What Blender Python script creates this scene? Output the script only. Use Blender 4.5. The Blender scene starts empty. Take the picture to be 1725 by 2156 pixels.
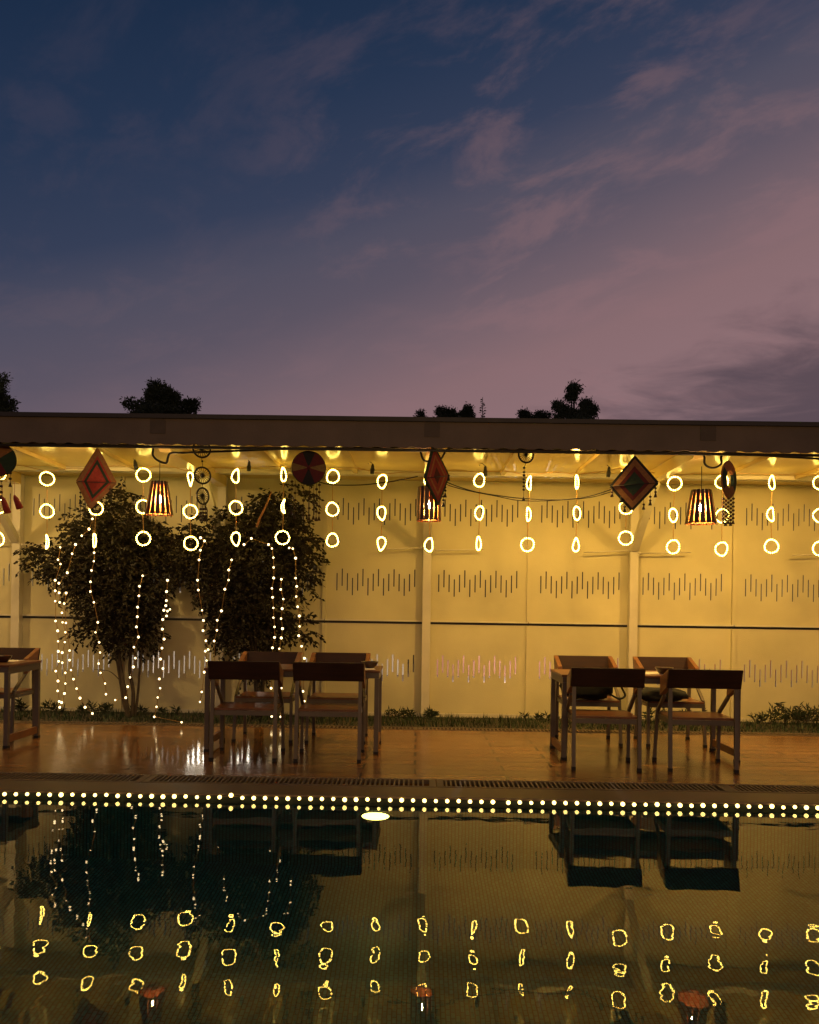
import bpy, math, random
from mathutils import Vector, Matrix
PI = math.pi
random.seed(7)
S = bpy.context.scene
COL = S.collection

# ------------------------------------------------------------------ camera
CLX, CLY = 7.3, 3.2   # where the cloud layer is sampled
F = 1750.0            # focal length in pixels of a 1725 px wide picture
CX, CY = 862.5, 1280.0
EYE = 1.32
ROLL, YAW = 0.0148, 0.0094
cam_d = bpy.data.cameras.new('camera')
cam = bpy.data.objects.new('camera', cam_d); COL.objects.link(cam)
cam_d.sensor_fit = 'HORIZONTAL'; cam_d.sensor_width = 24.0
cam_d.lens = 24.0 * F / 1725.0
cam_d.shift_y = (CY - 1078.0) / 1725.0
cam_d.clip_start = 0.05; cam_d.clip_end = 2000
cam.matrix_world = (Matrix.Translation((0, 0, EYE)) @ Matrix.Rotation(YAW, 4, 'Z') @
                    Matrix.Rotation(PI / 2, 4, 'X') @ Matrix.Rotation(ROLL, 4, 'Z'))
S.camera = cam

def ray(x, y):
    u, v = x - CX, y - CY
    a = (u * math.cos(ROLL) + v * math.sin(ROLL)) / F
    b = (u * math.sin(ROLL) - v * math.cos(ROLL)) / F
    c, s = math.cos(YAW), math.sin(YAW)
    return Vector((c * a - s, s * a + c, b))
def P(x, y, Y):
    """world point on the plane Y = const seen at picture position x, y"""
    r = ray(x, y); return Vector((0, 0, EYE)) + r * (Y / r.y)
def G(x, y, z=0.0):
    r = ray(x, y); return Vector((0, 0, EYE)) + r * ((z - EYE) / r.z)

# ------------------------------------------------------------------ colour
def lin(c):
    c /= 255.0
    return c / 12.92 if c <= 0.04045 else ((c + 0.055) / 1.055) ** 2.4
def rgb(r, g, b): return (lin(r), lin(g), lin(b), 1.0)

# ------------------------------------------------------------------ world: dusk sky
W = bpy.data.worlds.new('World'); S.world = W; W.use_nodes = True
nt = W.node_tree; nt.nodes.clear(); N = nt.nodes.new; L = nt.links.new
def math_node(op, a=None, b=None, c=None):
    n = N('ShaderNodeMath'); n.operation = op
    for i, v in enumerate((a, b, c)):
        if v is None: continue
        if isinstance(v, (int, float)): n.inputs[i].default_value = v
        else: L(v, n.inputs[i])
    return n.outputs[0]
def ramp_node(fac, stops, interp='EASE'):
    n = N('ShaderNodeValToRGB'); L(fac, n.inputs[0]); n.color_ramp.interpolation = interp
    e = n.color_ramp.elements
    while len(e) < len(stops): e.new(0.5)
    for el, (p, c) in zip(e, stops): el.position = p; el.color = c
    return n.outputs[0]
def mix_node(fac, a, b, mode='MIX'):
    n = N('ShaderNodeMix'); n.data_type = 'RGBA'; n.blend_type = mode
    for k, v in ((0, fac), (6, a), (7, b)):
        if isinstance(v, (int, float)): n.inputs[k].default_value = v
        elif isinstance(v, tuple): n.inputs[k].default_value = v
        else: L(v, n.inputs[k])
    return n.outputs[2]
tc = N('ShaderNodeTexCoord'); sep = N('ShaderNodeSeparateXYZ'); L(tc.outputs['Generated'], sep.inputs[0])
dx, dy, dz = sep.outputs
zc = math_node('MAXIMUM', dz, 0.02)
hor = math_node('SQRT', math_node('ADD', math_node('MULTIPLY', dx, dx), math_node('MULTIPLY', dy, dy)))
tel = math_node('DIVIDE', dz, math_node('MAXIMUM', hor, 0.05))             # tangent of elevation
tel = math_node('MINIMUM', tel, 2.0)
taz = dx
g = math_node('SUBTRACT', math_node('MULTIPLY', tel, 1.0), math_node('MULTIPLY', taz, 0.40))
base = ramp_node(g, [(0.10, rgb(144, 114, 118)), (0.25, rgb(136, 107, 111)), (0.33, rgb(114, 96, 105)), (0.40, rgb(92, 84, 98)), (0.47, rgb(80, 78, 95)),
                     (0.54, rgb(54, 63, 87)), (0.66, rgb(38, 53, 79)), (0.80, rgb(28, 45, 71)), (1.0, rgb(22, 38, 62))], 'LINEAR')
# cloud layer seen in perspective on a high flat sheet
zz = math_node('ADD', zc, 0.12)
cmb = N('ShaderNodeCombineXYZ'); L(math_node('DIVIDE', dx, zz), cmb.inputs[0]); L(math_node('DIVIDE', dy, zz), cmb.inputs[1])
rot = N('ShaderNodeMapping'); L(cmb.outputs[0], rot.inputs[0]); rot.inputs['Rotation'].default_value = (0, 0, math.radians(44))
mp = N('ShaderNodeMapping'); L(rot.outputs[0], mp.inputs[0])
mp.inputs['Scale'].default_value = (3.4, 5.6, 1); mp.inputs['Location'].default_value = (CLX, CLY, 0.0)
nz = N('ShaderNodeTexNoise'); L(mp.outputs[0], nz.inputs['Vector']); nz.inputs['Scale'].default_value = 1.0
nz.inputs['Detail'].default_value = 7; nz.inputs['Roughness'].default_value = 0.62; nz.inputs['Distortion'].default_value = 0.35
cl = ramp_node(nz.outputs['Fac'], [(0.45, (0, 0, 0, 1)), (0.66, (1, 1, 1, 1))])
nb = N('ShaderNodeTexNoise'); L(mp.outputs[0], nb.inputs['Vector']); nb.inputs['Scale'].default_value = 0.34; nb.inputs['Detail'].default_value = 3
patch = ramp_node(nb.outputs['Fac'], [(0.38, (0.35, 0.35, 0.35, 1)), (0.56, (1, 1, 1, 1))])
side = math_node('MINIMUM', math_node('MAXIMUM', math_node('MULTIPLY', math_node('ADD', taz, 0.28), 2.4), 0.22), 1.0)
clf = math_node('MULTIPLY', math_node('MULTIPLY', math_node('MULTIPLY', cl, patch), side), 0.64)
pink = ramp_node(g, [(0.0, rgb(156, 118, 120)), (0.35, rgb(132, 104, 110)), (0.55, rgb(116, 93, 100)), (0.8, rgb(84, 74, 88)), (1.0, rgb(56, 58, 80))], 'LINEAR')
sky1 = mix_node(clf, base, pink)
# darker low bank towards the right
mp2 = N('ShaderNodeMapping'); L(cmb.outputs[0], mp2.inputs[0]); mp2.inputs['Scale'].default_value = (1.7, 2.2, 1); mp2.inputs['Location'].default_value = (2.3, 0.4, 0)
nd = N('ShaderNodeTexNoise'); L(mp2.outputs[0], nd.inputs['Vector']); nd.inputs['Scale'].default_value = 1.7; nd.inputs['Detail'].default_value = 6; nd.inputs['Roughness'].default_value = 0.6; nd.inputs['Distortion'].default_value = 0.5
bank = math_node('SUBTRACT', math_node('MULTIPLY', taz, 0.78), math_node('MULTIPLY', math_node('SUBTRACT', tel, 0.20), 1.6))
bank = math_node('ADD', bank, math_node('MULTIPLY', math_node('SUBTRACT', nd.outputs['Fac'], 0.5), 0.42))
bankf = ramp_node(bank, [(0.03, (0, 0, 0, 1)), (0.27, (1, 1, 1, 1))])
bankf = math_node('MULTIPLY', bankf, 0.80)
sky2 = mix_node(bankf, sky1, rgb(72, 63, 74))
# the physical twilight sky adds its own faint light
sk = N('ShaderNodeTexSky'); sk.sky_type = 'NISHITA'; sk.sun_disc = False
sk.sun_elevation = math.radians(-4); sk.sun_rotation = math.radians(75); sk.altitude = 900
bg = N('ShaderNodeBackground'); L(sky2, bg.inputs[0]); bg.inputs[1].default_value = 1.0
bg2 = N('ShaderNodeBackground'); L(sk.outputs[0], bg2.inputs[0]); bg2.inputs[1].default_value = 0.005
ad = N('ShaderNodeAddShader'); L(bg.outputs[0], ad.inputs[0]); L(bg2.outputs[0], ad.inputs[1])
ow = N('ShaderNodeOutputWorld'); L(ad.outputs[0], ow.inputs[0])

# ------------------------------------------------------------------ fascia floodlights, added front fill, back lot lamps
def lamp(name, loc, power, col, radius):
    d = bpy.data.lights.new(name, 'POINT'); d.energy = power; d.color = col; d.shadow_soft_size = radius
    o = bpy.data.objects.new(name, d); COL.objects.link(o); o.location = loc
    return o
def wash(name, x, power, col, aim=-0.35, size=150, y=7.64):
    """floodlight tucked behind the roof fascia in the middle of a bay, washing the wall"""
    d = bpy.data.lights.new(name, 'SPOT'); d.energy = power; d.color = col; d.shadow_soft_size = 0.09
    d.spot_size = math.radians(size); d.spot_blend = 1.0
    o = bpy.data.objects.new(name, d); COL.objects.link(o); o.location = (x, y, 2.82)
    o.rotation_euler = (Vector((x, 10.1, aim)) - Vector((x, y, 2.82))).to_track_quat('-Z', 'Y').to_euler()
wash('fascia_floodlight', 1.46, 295, (1.0, 0.57, 0.125))
wash('fascia_floodlight', 3.98, 320, (1.0, 0.57, 0.13))
wash('fascia_floodlight', -6.09, 190, (1.0, 0.62, 0.20), 0.5, 165)
wash('fascia_floodlight', -3.42, 105, (1.0, 0.63, 0.22), 0.2, 165, 7.95)
# added soft warm fill from behind the camera, lifting the fascia and ornaments
_a = bpy.data.lights.new('front_fill_light', 'AREA'); _a.shape = 'RECTANGLE'; _a.size = 7; _a.size_y = 1.2; _a.energy = 230; _a.color = (1.0, 0.56, 0.20)
_o = bpy.data.objects.new('front_fill_light', _a); COL.objects.link(_o); _o.location = (0.5, -4.0, 3.2); _o.rotation_euler = (Vector((0, 9, 0.8)) - Vector((0.5, -4.0, 3.2))).to_track_quat('-Z', 'Z').to_euler()
lamp('back_lot_lamp', (1.9, 14.5, 0.95), 300, (1.0, 0.86, 0.74), 0.03)
lamp('back_lot_lamp', (-6.15, 12.8, 0.75), 260, (1.0, 0.86, 0.74), 0.03)

S.view_settings.view_transform = 'Standard'; S.view_settings.look = 'None'
S.view_settings.gamma = 1.0; S.view_settings.exposure = 0.0
S.cycles.use_denoising = True
S.cycles.max_bounces = 10; S.cycles.transmission_bounces = 6; S.cycles.glossy_bounces = 5; S.cycles.diffuse_bounces = 4
S.cycles.sample_clamp_indirect = 6.0
S.cycles.caustics_reflective = False

# ------------------------------------------------------------------ materials
def mat(name, col, rough=0.6, metal=0.0, var=0.0, vscale=8.0, bump=0.0, bscale=40.0, col2=None, vec=None, stretch=None, spec=None, coat=0.0):
    m = bpy.data.materials.new(name); m.use_nodes = True
    t = m.node_tree; b = t.nodes['Principled BSDF']
    c = tuple(col[:3]) + (1,)
    b.inputs['Base Color'].default_value = c; b.inputs['Roughness'].default_value = rough; b.inputs['Metallic'].default_value = metal
    if spec is not None: b.inputs['Specular IOR Level'].default_value = spec
    if coat: b.inputs['Coat Weight'].default_value = coat; b.inputs['Coat Roughness'].default_value = 0.15
    if var or bump:
        co = t.nodes.new('ShaderNodeTexCoord'); mpn = t.nodes.new('ShaderNodeMapping'); t.links.new(co.outputs['Object'], mpn.inputs[0])
        if stretch: mpn.inputs['Scale'].default_value = stretch
    if var:
        n = t.nodes.new('ShaderNodeTexNoise'); n.inputs['Scale'].default_value = vscale; n.inputs['Detail'].default_value = 6
        t.links.new(mpn.outputs[0], n.inputs['Vector'])
        r = t.nodes.new('ShaderNodeValToRGB'); t.links.new(n.outputs['Fac'], r.inputs[0])
        d = col2 or tuple(x * (1 - var) for x in c[:3])
        r.color_ramp.elements[0].position = 0.32; r.color_ramp.elements[1].position = 0.68
        r.color_ramp.elements[0].color = tuple(d[:3]) + (1,); r.color_ramp.elements[1].color = c
        t.links.new(r.outputs[0], b.inputs['Base Color'])
        rr = t.nodes.new('ShaderNodeMapRange'); t.links.new(n.outputs['Fac'], rr.inputs[0])
        rr.inputs[3].default_value = max(0.02, rough - min(0.12, rough * .4)); rr.inputs[4].default_value = min(1, rough + min(0.12, rough * .4))
        t.links.new(rr.outputs[0], b.inputs['Roughness'])
    if bump:
        n2 = t.nodes.new('ShaderNodeTexNoise'); n2.inputs['Scale'].default_value = bscale; n2.inputs['Detail'].default_value = 4
        t.links.new(mpn.outputs[0], n2.inputs['Vector'])
        bn = t.nodes.new('ShaderNodeBump'); bn.inputs['Strength'].default_value = bump; bn.inputs['Distance'].default_value = 0.01
        t.links.new(n2.outputs['Fac'], bn.inputs['Height']); t.links.new(bn.outputs[0], b.inputs['Normal'])
    return m
def emis(name, col, strength):
    m = bpy.data.materials.new(name); m.use_nodes = True
    b = m.node_tree.nodes['Principled BSDF']
    b.inputs['Base Color'].default_value = tuple(col) + (1,)
    b.inputs['Emission Color'].default_value = tuple(col) + (1,); b.inputs['Emission Strength'].default_value = strength
    return m

M = {}
M['panel'] = mat('cement_panel_paint', (0.62, 0.56, 0.33), 0.62, var=0.2, vscale=1.3, bump=0.2, bscale=70)
M['post'] = mat('post_paint', (0.60, 0.55, 0.42), 0.45, var=0.12, vscale=5)
M['soffit'] = mat('gloss_roof_sheet', (0.72, 0.54, 0.19), 0.18, var=0.10, vscale=2.5, bump=0.05, bscale=9)
M['fascia'] = mat('fascia_board', (0.15, 0.115, 0.085), 0.7, var=0.3, vscale=3, bump=0.2, bscale=60)
M['plate'] = mat('fascia_joint_plate', (0.10, 0.078, 0.058), 0.75, var=0.3)
M['cap'] = mat('roof_cap', (0.035, 0.032, 0.03), 0.6, var=0.2)
M['iron'] = mat('dark_iron', (0.03, 0.025, 0.02), 0.45, metal=0.4, var=0.3, vscale=14)
M['wire'] = mat('copper_wire', (0.45, 0.26, 0.08), 0.35, metal=0.8, var=0.2, vscale=20)
M['cable'] = mat('black_cable', (0.012, 0.012, 0.012), 0.5, var=0.3)
M['woodd'] = mat('dark_varnished_wood', (0.034, 0.012, 0.006), 0.5, spec=0.3, var=0.45, vscale=5, stretch=(1, 8, 8), bump=0.08, bscale=14)
M['woodm'] = mat('brown_varnished_wood', (0.20, 0.075, 0.028), 0.34, var=0.45, vscale=5, stretch=(1, 8, 8), bump=0.08, bscale=14)
M['woodarm'] = mat('oiled_arm_wood', (0.24, 0.10, 0.04), 0.4, var=0.4, vscale=6, stretch=(8, 1, 8))
M['steel'] = mat('grey_painted_steel', (0.125, 0.10, 0.075), 0.45, metal=0.1, var=0.25, vscale=9)
M['rubber'] = mat('rubber', (0.012, 0.012, 0.012), 0.8, var=0.2)
M['drain'] = mat('drain_grate_plastic', (0.15, 0.105, 0.066), 0.6, var=0.35, vscale=7)
M['darkhole'] = mat('drain_channel', (0.012, 0.011, 0.01), 0.9, var=0.3)
M['coping'] = mat('pool_coping', (0.15, 0.095, 0.06), 0.5, var=0.4, vscale=5, bump=0.1, bscale=50)
M['soil'] = mat('ground_earth', (0.07, 0.055, 0.04), 0.95, var=0.5, vscale=1.5, bump=0.4, bscale=20)
M['lot'] = mat('back_lot_concrete', (0.42, 0.36, 0.33), 0.8, var=0.5, vscale=0.7, col2=(0.16, 0.10, 0.09), bump=0.1)
M['leaf'] = mat('fig_leaf', (0.026, 0.020, 0.011), 0.5, spec=0.2, var=0.55, vscale=7, col2=(0.004, 0.004, 0.0025))
M['leafb'] = mat('shrub_leaf', (0.02, 0.036, 0.011), 0.5, var=0.5, vscale=9)
M['leaff'] = mat('far_tree_leaf', (0.075, 0.095, 0.035), 0.6, var=0.6, vscale=0.6)
M['bark'] = mat('tree_bark', (0.07, 0.05, 0.032), 0.85, var=0.4, vscale=12, bump=0.5, bscale=30)
M['grass'] = mat('grass_blade', (0.013, 0.034, 0.008), 0.6, var=0.5, vscale=3)
M['ring'] = emis('ring_light_bead', (1.0, 0.69, 0.12), 24)
M['fairy'] = emis('fairy_bulb_glow', (1.0, 0.76, 0.38), 4.5)
M['led'] = emis('pool_led_glow', (1.0, 0.72, 0.20), 6)
M['lampbulb'] = emis('pendant_bulb_glow', (1.0, 0.60, 0.24), 760)
M['poollens'] = emis('pool_light_lens', (1.0, 0.88, 0.20), 6)
M['window'] = emis('lit_window_glass', (1.0, 0.90, 0.72), 16)
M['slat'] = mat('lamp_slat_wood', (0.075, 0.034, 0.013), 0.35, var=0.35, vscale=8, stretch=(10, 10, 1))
M['slatin'] = mat('glow_inner_slat_wood', (0.58, 0.205, 0.032), 0.7, var=0.3, vscale=8)  # inner slat faces coloured brighter orange to strengthen the lamp glow
M['white'] = mat('white_paper', (0.78, 0.72, 0.6), 0.7, var=0.08)
M['bowl'] = mat('dark_clay_bowl', (0.045, 0.018, 0.012), 0.35, var=0.3)
M['bag'] = mat('black_bag_fabric', (0.008, 0.009, 0.010), 0.75, var=0.3, vscale=12, bump=0.3, bscale=30)
M['pinkwall'] = mat('pink_render', (0.50, 0.24, 0.20), 0.9, var=0.3, vscale=1)
M['darkwall'] = mat('dark_house_render', (0.05, 0.045, 0.04), 0.9, var=0.3)
M['whitewall'] = mat('white_render', (0.7, 0.68, 0.64), 0.9, var=0.2, vscale=1)
for k, c in dict(yred=(0.40, 0.045, 0.03), ybrown=(0.30, 0.13, 0.04), ygreen=(0.018, 0.045, 0.025), yorange=(0.5, 0.19, 0.05), ydkred=(0.12, 0.014, 0.014),
                 yblack=(0.012, 0.012, 0.012), yochre=(0.24, 0.15, 0.04), ytan=(0.30, 0.15, 0.05)).items():
    M[k] = mat('yarn_' + k[1:], c, 0.85, var=0.35, vscale=45, bump=0.4, bscale=160)
M['bead'] = mat('dark_wood_bead', (0.045, 0.014, 0.011), 0.5, var=0.4, vscale=30)
M['beadk'] = mat('black_bead', (0.010, 0.010, 0.011), 0.4, var=0.2)

def plank_mat():
    m = bpy.data.materials.new('wet_plank_tile'); m.use_nodes = True; t = m.node_tree; b = t.nodes['Principled BSDF']
    co = t.nodes.new('ShaderNodeTexCoord')
    br = t.nodes.new('ShaderNodeTexBrick'); t.links.new(co.outputs['Object'], br.inputs['Vector'])
    br.offset = 0.37; br.inputs['Scale'].default_value = 1.0; br.inputs['Brick Width'].default_value = 1.15; br.inputs['Row Height'].default_value = 0.2
    br.inputs['Mortar Size'].default_value = 0.012; br.inputs['Mortar Smooth'].default_value = 0.15; br.inputs['Bias'].default_value = 0
    br.inputs['Color1'].default_value = (0.32, 0.145, 0.045, 1); br.inputs['Color2'].default_value = (0.21, 0.092, 0.029, 1); br.inputs['Mortar'].default_value = (0.012, 0.008, 0.005, 1)
    mpn = t.nodes.new('ShaderNodeMapping'); mpn.inputs['Scale'].default_value = (1.5, 14, 1); t.links.new(co.outputs['Object'], mpn.inputs[0])
    n = t.nodes.new('ShaderNodeTexNoise'); n.inputs['Scale'].default_value = 2.2; n.inputs['Detail'].default_value = 6; t.links.new(mpn.outputs[0], n.inputs['Vector'])
    mx = t.nodes.new('ShaderNodeMix'); mx.data_type = 'RGBA'; mx.blend_type = 'MULTIPLY'; mx.inputs[0].default_value = 0.6
    t.links.new(br.outputs['Color'], mx.inputs[6])
    rp = t.nodes.new('ShaderNodeValToRGB'); t.links.new(n.outputs['Fac'], rp.inputs[0]); rp.color_ramp.elements[0].color = (0.45, 0.45, 0.45, 1); rp.color_ramp.elements[0].position = 0.3; rp.color_ramp.elements[1].position = 0.7
    t.links.new(rp.outputs[0], mx.inputs[7]); t.links.new(mx.outputs[2], b.inputs['Base Color'])
    n3 = t.nodes.new('ShaderNodeTexNoise'); n3.inputs['Scale'].default_value = 1.3; n3.inputs['Detail'].default_value = 4; t.links.new(co.outputs['Object'], n3.inputs['Vector'])
    rr = t.nodes.new('ShaderNodeMapRange'); t.links.new(n3.outputs['Fac'], rr.inputs[0]); rr.inputs[1].default_value = 0.3; rr.inputs[2].default_value = 0.7
    rr.inputs[3].default_value = 0.17; rr.inputs[4].default_value = 0.27
    mp4 = t.nodes.new('ShaderNodeMapping'); mp4.vector_type = 'TEXTURE'; mp4.inputs['Location'].default_value = (-1.85, 7.8, 0); mp4.inputs['Scale'].default_value = (1.0, 1.35, 5); t.links.new(co.outputs['Object'], mp4.inputs[0])
    gr = t.nodes.new('ShaderNodeTexGradient'); gr.gradient_type = 'SPHERICAL'; t.links.new(mp4.outputs[0], gr.inputs[0])
    gm = t.nodes.new('ShaderNodeMapRange'); t.links.new(gr.outputs['Fac'], gm.inputs[0]); gm.inputs[1].default_value = 0.05; gm.inputs[2].default_value = 0.35; gm.inputs[3].default_value = 1.0; gm.inputs[4].default_value = 0.38
    mm = t.nodes.new('ShaderNodeMath'); mm.operation = 'MULTIPLY'; t.links.new(rr.outputs[0], mm.inputs[0]); t.links.new(gm.outputs[0], mm.inputs[1]); t.links.new(mm.outputs[0], b.inputs['Roughness'])
    n2 = t.nodes.new('ShaderNodeTexNoise'); n2.inputs['Scale'].default_value = 7; n2.inputs['Detail'].default_value = 3; t.links.new(co.outputs['Object'], n2.inputs['Vector'])
    hm = t.nodes.new('ShaderNodeMath'); hm.operation = 'MULTIPLY_ADD'; t.links.new(br.outputs['Fac'], hm.inputs[0]); hm.inputs[1].default_value = -0.55; t.links.new(n2.outputs['Fac'], hm.inputs[2])
    bn = t.nodes.new('ShaderNodeBump'); bn.inputs['Strength'].default_value = 0.22; bn.inputs['Distance'].default_value = 0.006
    t.links.new(hm.outputs[0], bn.inputs['Height']); t.links.new(bn.outputs[0], b.inputs['Normal'])
    return m
M['deck'] = plank_mat()

def mosaic_mat(name, swap):
    m = bpy.data.materials.new(name); m.use_nodes = True; t = m.node_tree; b = t.nodes['Principled BSDF']
    co = t.nodes.new('ShaderNodeTexCoord'); sp = t.nodes.new('ShaderNodeSeparateXYZ'); t.links.new(co.outputs['Object'], sp.inputs[0])
    cb = t.nodes.new('ShaderNodeCombineXYZ'); t.links.new(sp.outputs[swap], cb.inputs[0]); t.links.new(sp.outputs['X'], cb.inputs[1])
    br = t.nodes.new('ShaderNodeTexBrick'); t.links.new(cb.outputs[0], br.inputs['Vector'])
    br.inputs['Scale'].default_value = 1; br.inputs['Brick Width'].default_value = 0.048; br.inputs['Row Height'].default_value = 0.024
    br.inputs['Mortar Size'].default_value = 0.0030; br.inputs['Mortar Smooth'].default_value = 0.1
    br.inputs['Color1'].default_value = (0.012, 0.085, 0.092, 1); br.inputs['Color2'].default_value = (0.026, 0.135, 0.140, 1); br.inputs['Mortar'].default_value = (0.005, 0.010, 0.010, 1)
    t.links.new(br.outputs['Color'], b.inputs['Base Color']); b.inputs['Roughness'].default_value = 0.35
    return m
M['tilev'] = mosaic_mat('pool_wall_mosaic', 'Z'); M['tileh'] = mosaic_mat('pool_floor_mosaic', 'Y')

M['darkband'] = mat('darkened_rim_band', (0.010, 0.018, 0.014), 0.5, var=0.3, vscale=20)  # top band of the far basin wall, coloured darker to offset the LED light

def water_mat():
    m = bpy.data.materials.new('pool_water'); m.use_nodes = True; t = m.node_tree; b = t.nodes['Principled BSDF']
    b.inputs['Base Color'].default_value = (0.70, 0.92, 0.94, 1); b.inputs['Roughness'].default_value = 0.0
    b.inputs['IOR'].default_value = 1.33; b.inputs['Specular IOR Level'].default_value = 0.42; b.inputs['Transmission Weight'].default_value = 1.0
    co = t.nodes.new('ShaderNodeTexCoord'); mpn = t.nodes.new('ShaderNodeMapping'); mpn.inputs['Scale'].default_value = (1.0, 1.25, 1); mpn.inputs['Rotation'].default_value = (0, 0, 0.5)
    t.links.new(co.outputs['Object'], mpn.inputs[0])
    n = t.nodes.new('ShaderNodeTexNoise'); n.inputs['Scale'].default_value = 6.5; n.inputs['Detail'].default_value = 1.5; t.links.new(mpn.outputs[0], n.inputs['Vector'])
    n2 = t.nodes.new('ShaderNodeTexNoise'); n2.inputs['Scale'].default_value = 1.7; n2.inputs['Detail'].default_value = 1; t.links.new(mpn.outputs[0], n2.inputs['Vector'])
    ma = t.nodes.new('ShaderNodeMath'); ma.operation = 'MULTIPLY_ADD'; t.links.new(n2.outputs['Fac'], ma.inputs[0]); ma.inputs[1].default_value = 1.6; t.links.new(n.outputs['Fac'], ma.inputs[2])
    bn = t.nodes.new('ShaderNodeBump'); bn.inputs['Strength'].default_value = 1.0; bn.inputs['Distance'].default_value = 0.00055
    t.links.new(ma.outputs[0], bn.inputs['Height']); t.links.new(bn.outputs[0], b.inputs['Normal'])
    return m
M['water'] = water_mat()

# ------------------------------------------------------------------ mesh builder
class MB:
    def __init__(s): s.v = []; s.f = []; s.m = []; s.sm = []
    def add(s, vs, fs, mi=0, smooth=False):
        o = len(s.v); s.v += [Vector(p) for p in vs]
        for f in fs: s.f.append([i + o for i in f]); s.m.append(mi); s.sm.append(smooth)
        return s
    def box(s, x0, x1, y0, y1, z0, z1, mi=0):
        vs = [(x, y, z) for z in (z0, z1) for y in (y0, y1) for x in (x0, x1)]
        return s.add(vs, [(0, 2, 3, 1), (4, 5, 7, 6), (0, 1, 5, 4), (2, 6, 7, 3), (0, 4, 6, 2), (1, 3, 7, 5)], mi)
    def beam(s, a, b, w, h, mi=0, up=(0, 0, 1)):
        a, b = Vector(a), Vector(b); d = (b - a).normalized(); sx = d.cross(Vector(up))
        sx = sx.normalized() if sx.length > 1e-5 else Vector((1, 0, 0)); u = sx.cross(d).normalized()
        vs = [p + sx * (i * w / 2) + u * (j * h / 2) for p in (a, b) for i, j in ((-1, -1), (1, -1), (1, 1), (-1, 1))]
        return s.add(vs, [(0, 3, 2, 1), (4, 5, 6, 7), (0, 1, 5, 4), (1, 2, 6, 5), (2, 3, 7, 6), (3, 0, 4, 7)], mi)
    def tube(s, pts, r, n=6, mi=0, closed=False, caps=True):
        pts = [Vector(p) for p in pts]; k = len(pts); rs = r if isinstance(r, (list, tuple)) else [r] * k
        vs = []; prev = None
        for i, p in enumerate(pts):
            a = pts[(i - 1) % k] if (closed or i > 0) else p; b = pts[(i + 1) % k] if (closed or i < k - 1) else p
            d = (b - a); d = d.normalized() if d.length > 1e-9 else Vector((0, 0, 1))
            if prev is None:
                t = Vector((0, 0, 1)) if abs(d.z) < 0.9 else Vector((1, 0, 0)); sx = d.cross(t).normalized()
            else:
                sx = prev - d * prev.dot(d); sx = sx.normalized() if sx.length > 1e-6 else prev
            prev = sx; u = d.cross(sx)
            vs += [p + (sx * math.cos(2 * PI * j / n) + u * math.sin(2 * PI * j / n)) * rs[i] for j in range(n)]
        fs = []
        for i in range(k if closed else k - 1):
            i2 = (i + 1) % k
            fs += [(i * n + j, i * n + (j + 1) % n, i2 * n + (j + 1) % n, i2 * n + j) for j in range(n)]
        if caps and not closed: fs += [tuple(range(n))[::-1], tuple((k - 1) * n + j for j in range(n))]
        return s.add(vs, fs, mi, True)
    def sphere(s, c, r, la=6, lo=8, mi=0, sz=1.0):
        c = Vector(c); vs = [c + Vector((0, 0, r * sz))]
        for i in range(1, la):
            t = PI * i / la
            vs += [c + Vector((r * math.sin(t) * math.cos(2 * PI * j / lo), r * math.sin(t) * math.sin(2 * PI * j / lo), r * sz * math.cos(t))) for j in range(lo)]
        vs.append(c - Vector((0, 0, r * sz))); e = len(vs) - 1
        fs = [(0, 1 + j, 1 + (j + 1) % lo) for j in range(lo)]
        for i in range(la - 2):
            a = 1 + i * lo; b = a + lo
            fs += [(a + j, b + j, b + (j + 1) % lo, a + (j + 1) % lo) for j in range(lo)]
        a = 1 + (la - 2) * lo; fs += [(a + j, e, a + (j + 1) % lo) for j in range(lo)]
        return s.add(vs, fs, mi, True)
    def prism(s, poly, off, mi=0):
        """polygon (list of 3D points) extruded by vector off"""
        off = Vector(off); n = len(poly); vs = [Vector(p) for p in poly] + [Vector(p) + off for p in poly]
        fs = [tuple(range(n)), tuple(range(2 * n - 1, n - 1, -1))] + [(i, i + n, (i + 1) % n + n, (i + 1) % n) for i in range(n)]
        return s.add(vs, fs, mi)
    def lathe(s, c, prof, n=16, mi=0):
        c = Vector(c); k = len(prof)
        vs = [c + Vector((r * math.cos(2 * PI * j / n), r * math.sin(2 * PI * j / n), z)) for r, z in prof for j in range(n)]
        fs = [(i * n + j, i * n + (j + 1) % n, (i + 1) * n + (j + 1) % n, (i + 1) * n + j) for i in range(k - 1) for j in range(n)]
        return s.add(vs, fs, mi, True)
    def build(s, name, mats, parent=None, org=(0, 0, 0), bevel=0.0):
        org = Vector(org); me = bpy.data.meshes.new(name)
        me.from_pydata([p - org for p in s.v], [], s.f)
        for m in (mats if isinstance(mats, (list, tuple)) else [mats]): me.materials.append(m)
        me.polygons.foreach_set('material_index', s.m); me.polygons.foreach_set('use_smooth', s.sm); me.update()
        o = bpy.data.objects.new(name, me); COL.objects.link(o)
        if parent: o.parent = parent
        else: o.location = org
        if bevel:
            bv = o.modifiers.new('bevel', 'BEVEL'); bv.width = bevel; bv.segments = 2; bv.limit_method = 'ANGLE'
        return o
def tag(o, label=None, cat=None, group=None, kind=None):
    if label: o['label'] = label
    if cat: o['category'] = cat
    if group: o['group'] = group
    if kind: o['kind'] = kind
    return o
def thing(name, loc, label, cat, group=None, rz=0.0):
    o = bpy.data.objects.new(name, None); COL.objects.link(o); o.location = loc; o.rotation_euler = (0, 0, rz); o.empty_display_size = 0.1
    return tag(o, label, cat, group)
def dup(o, parent=None):
    c = o.copy(); COL.objects.link(c); c.parent = parent
    for ch in list(o.children): dup(ch, c)
    return c

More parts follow.
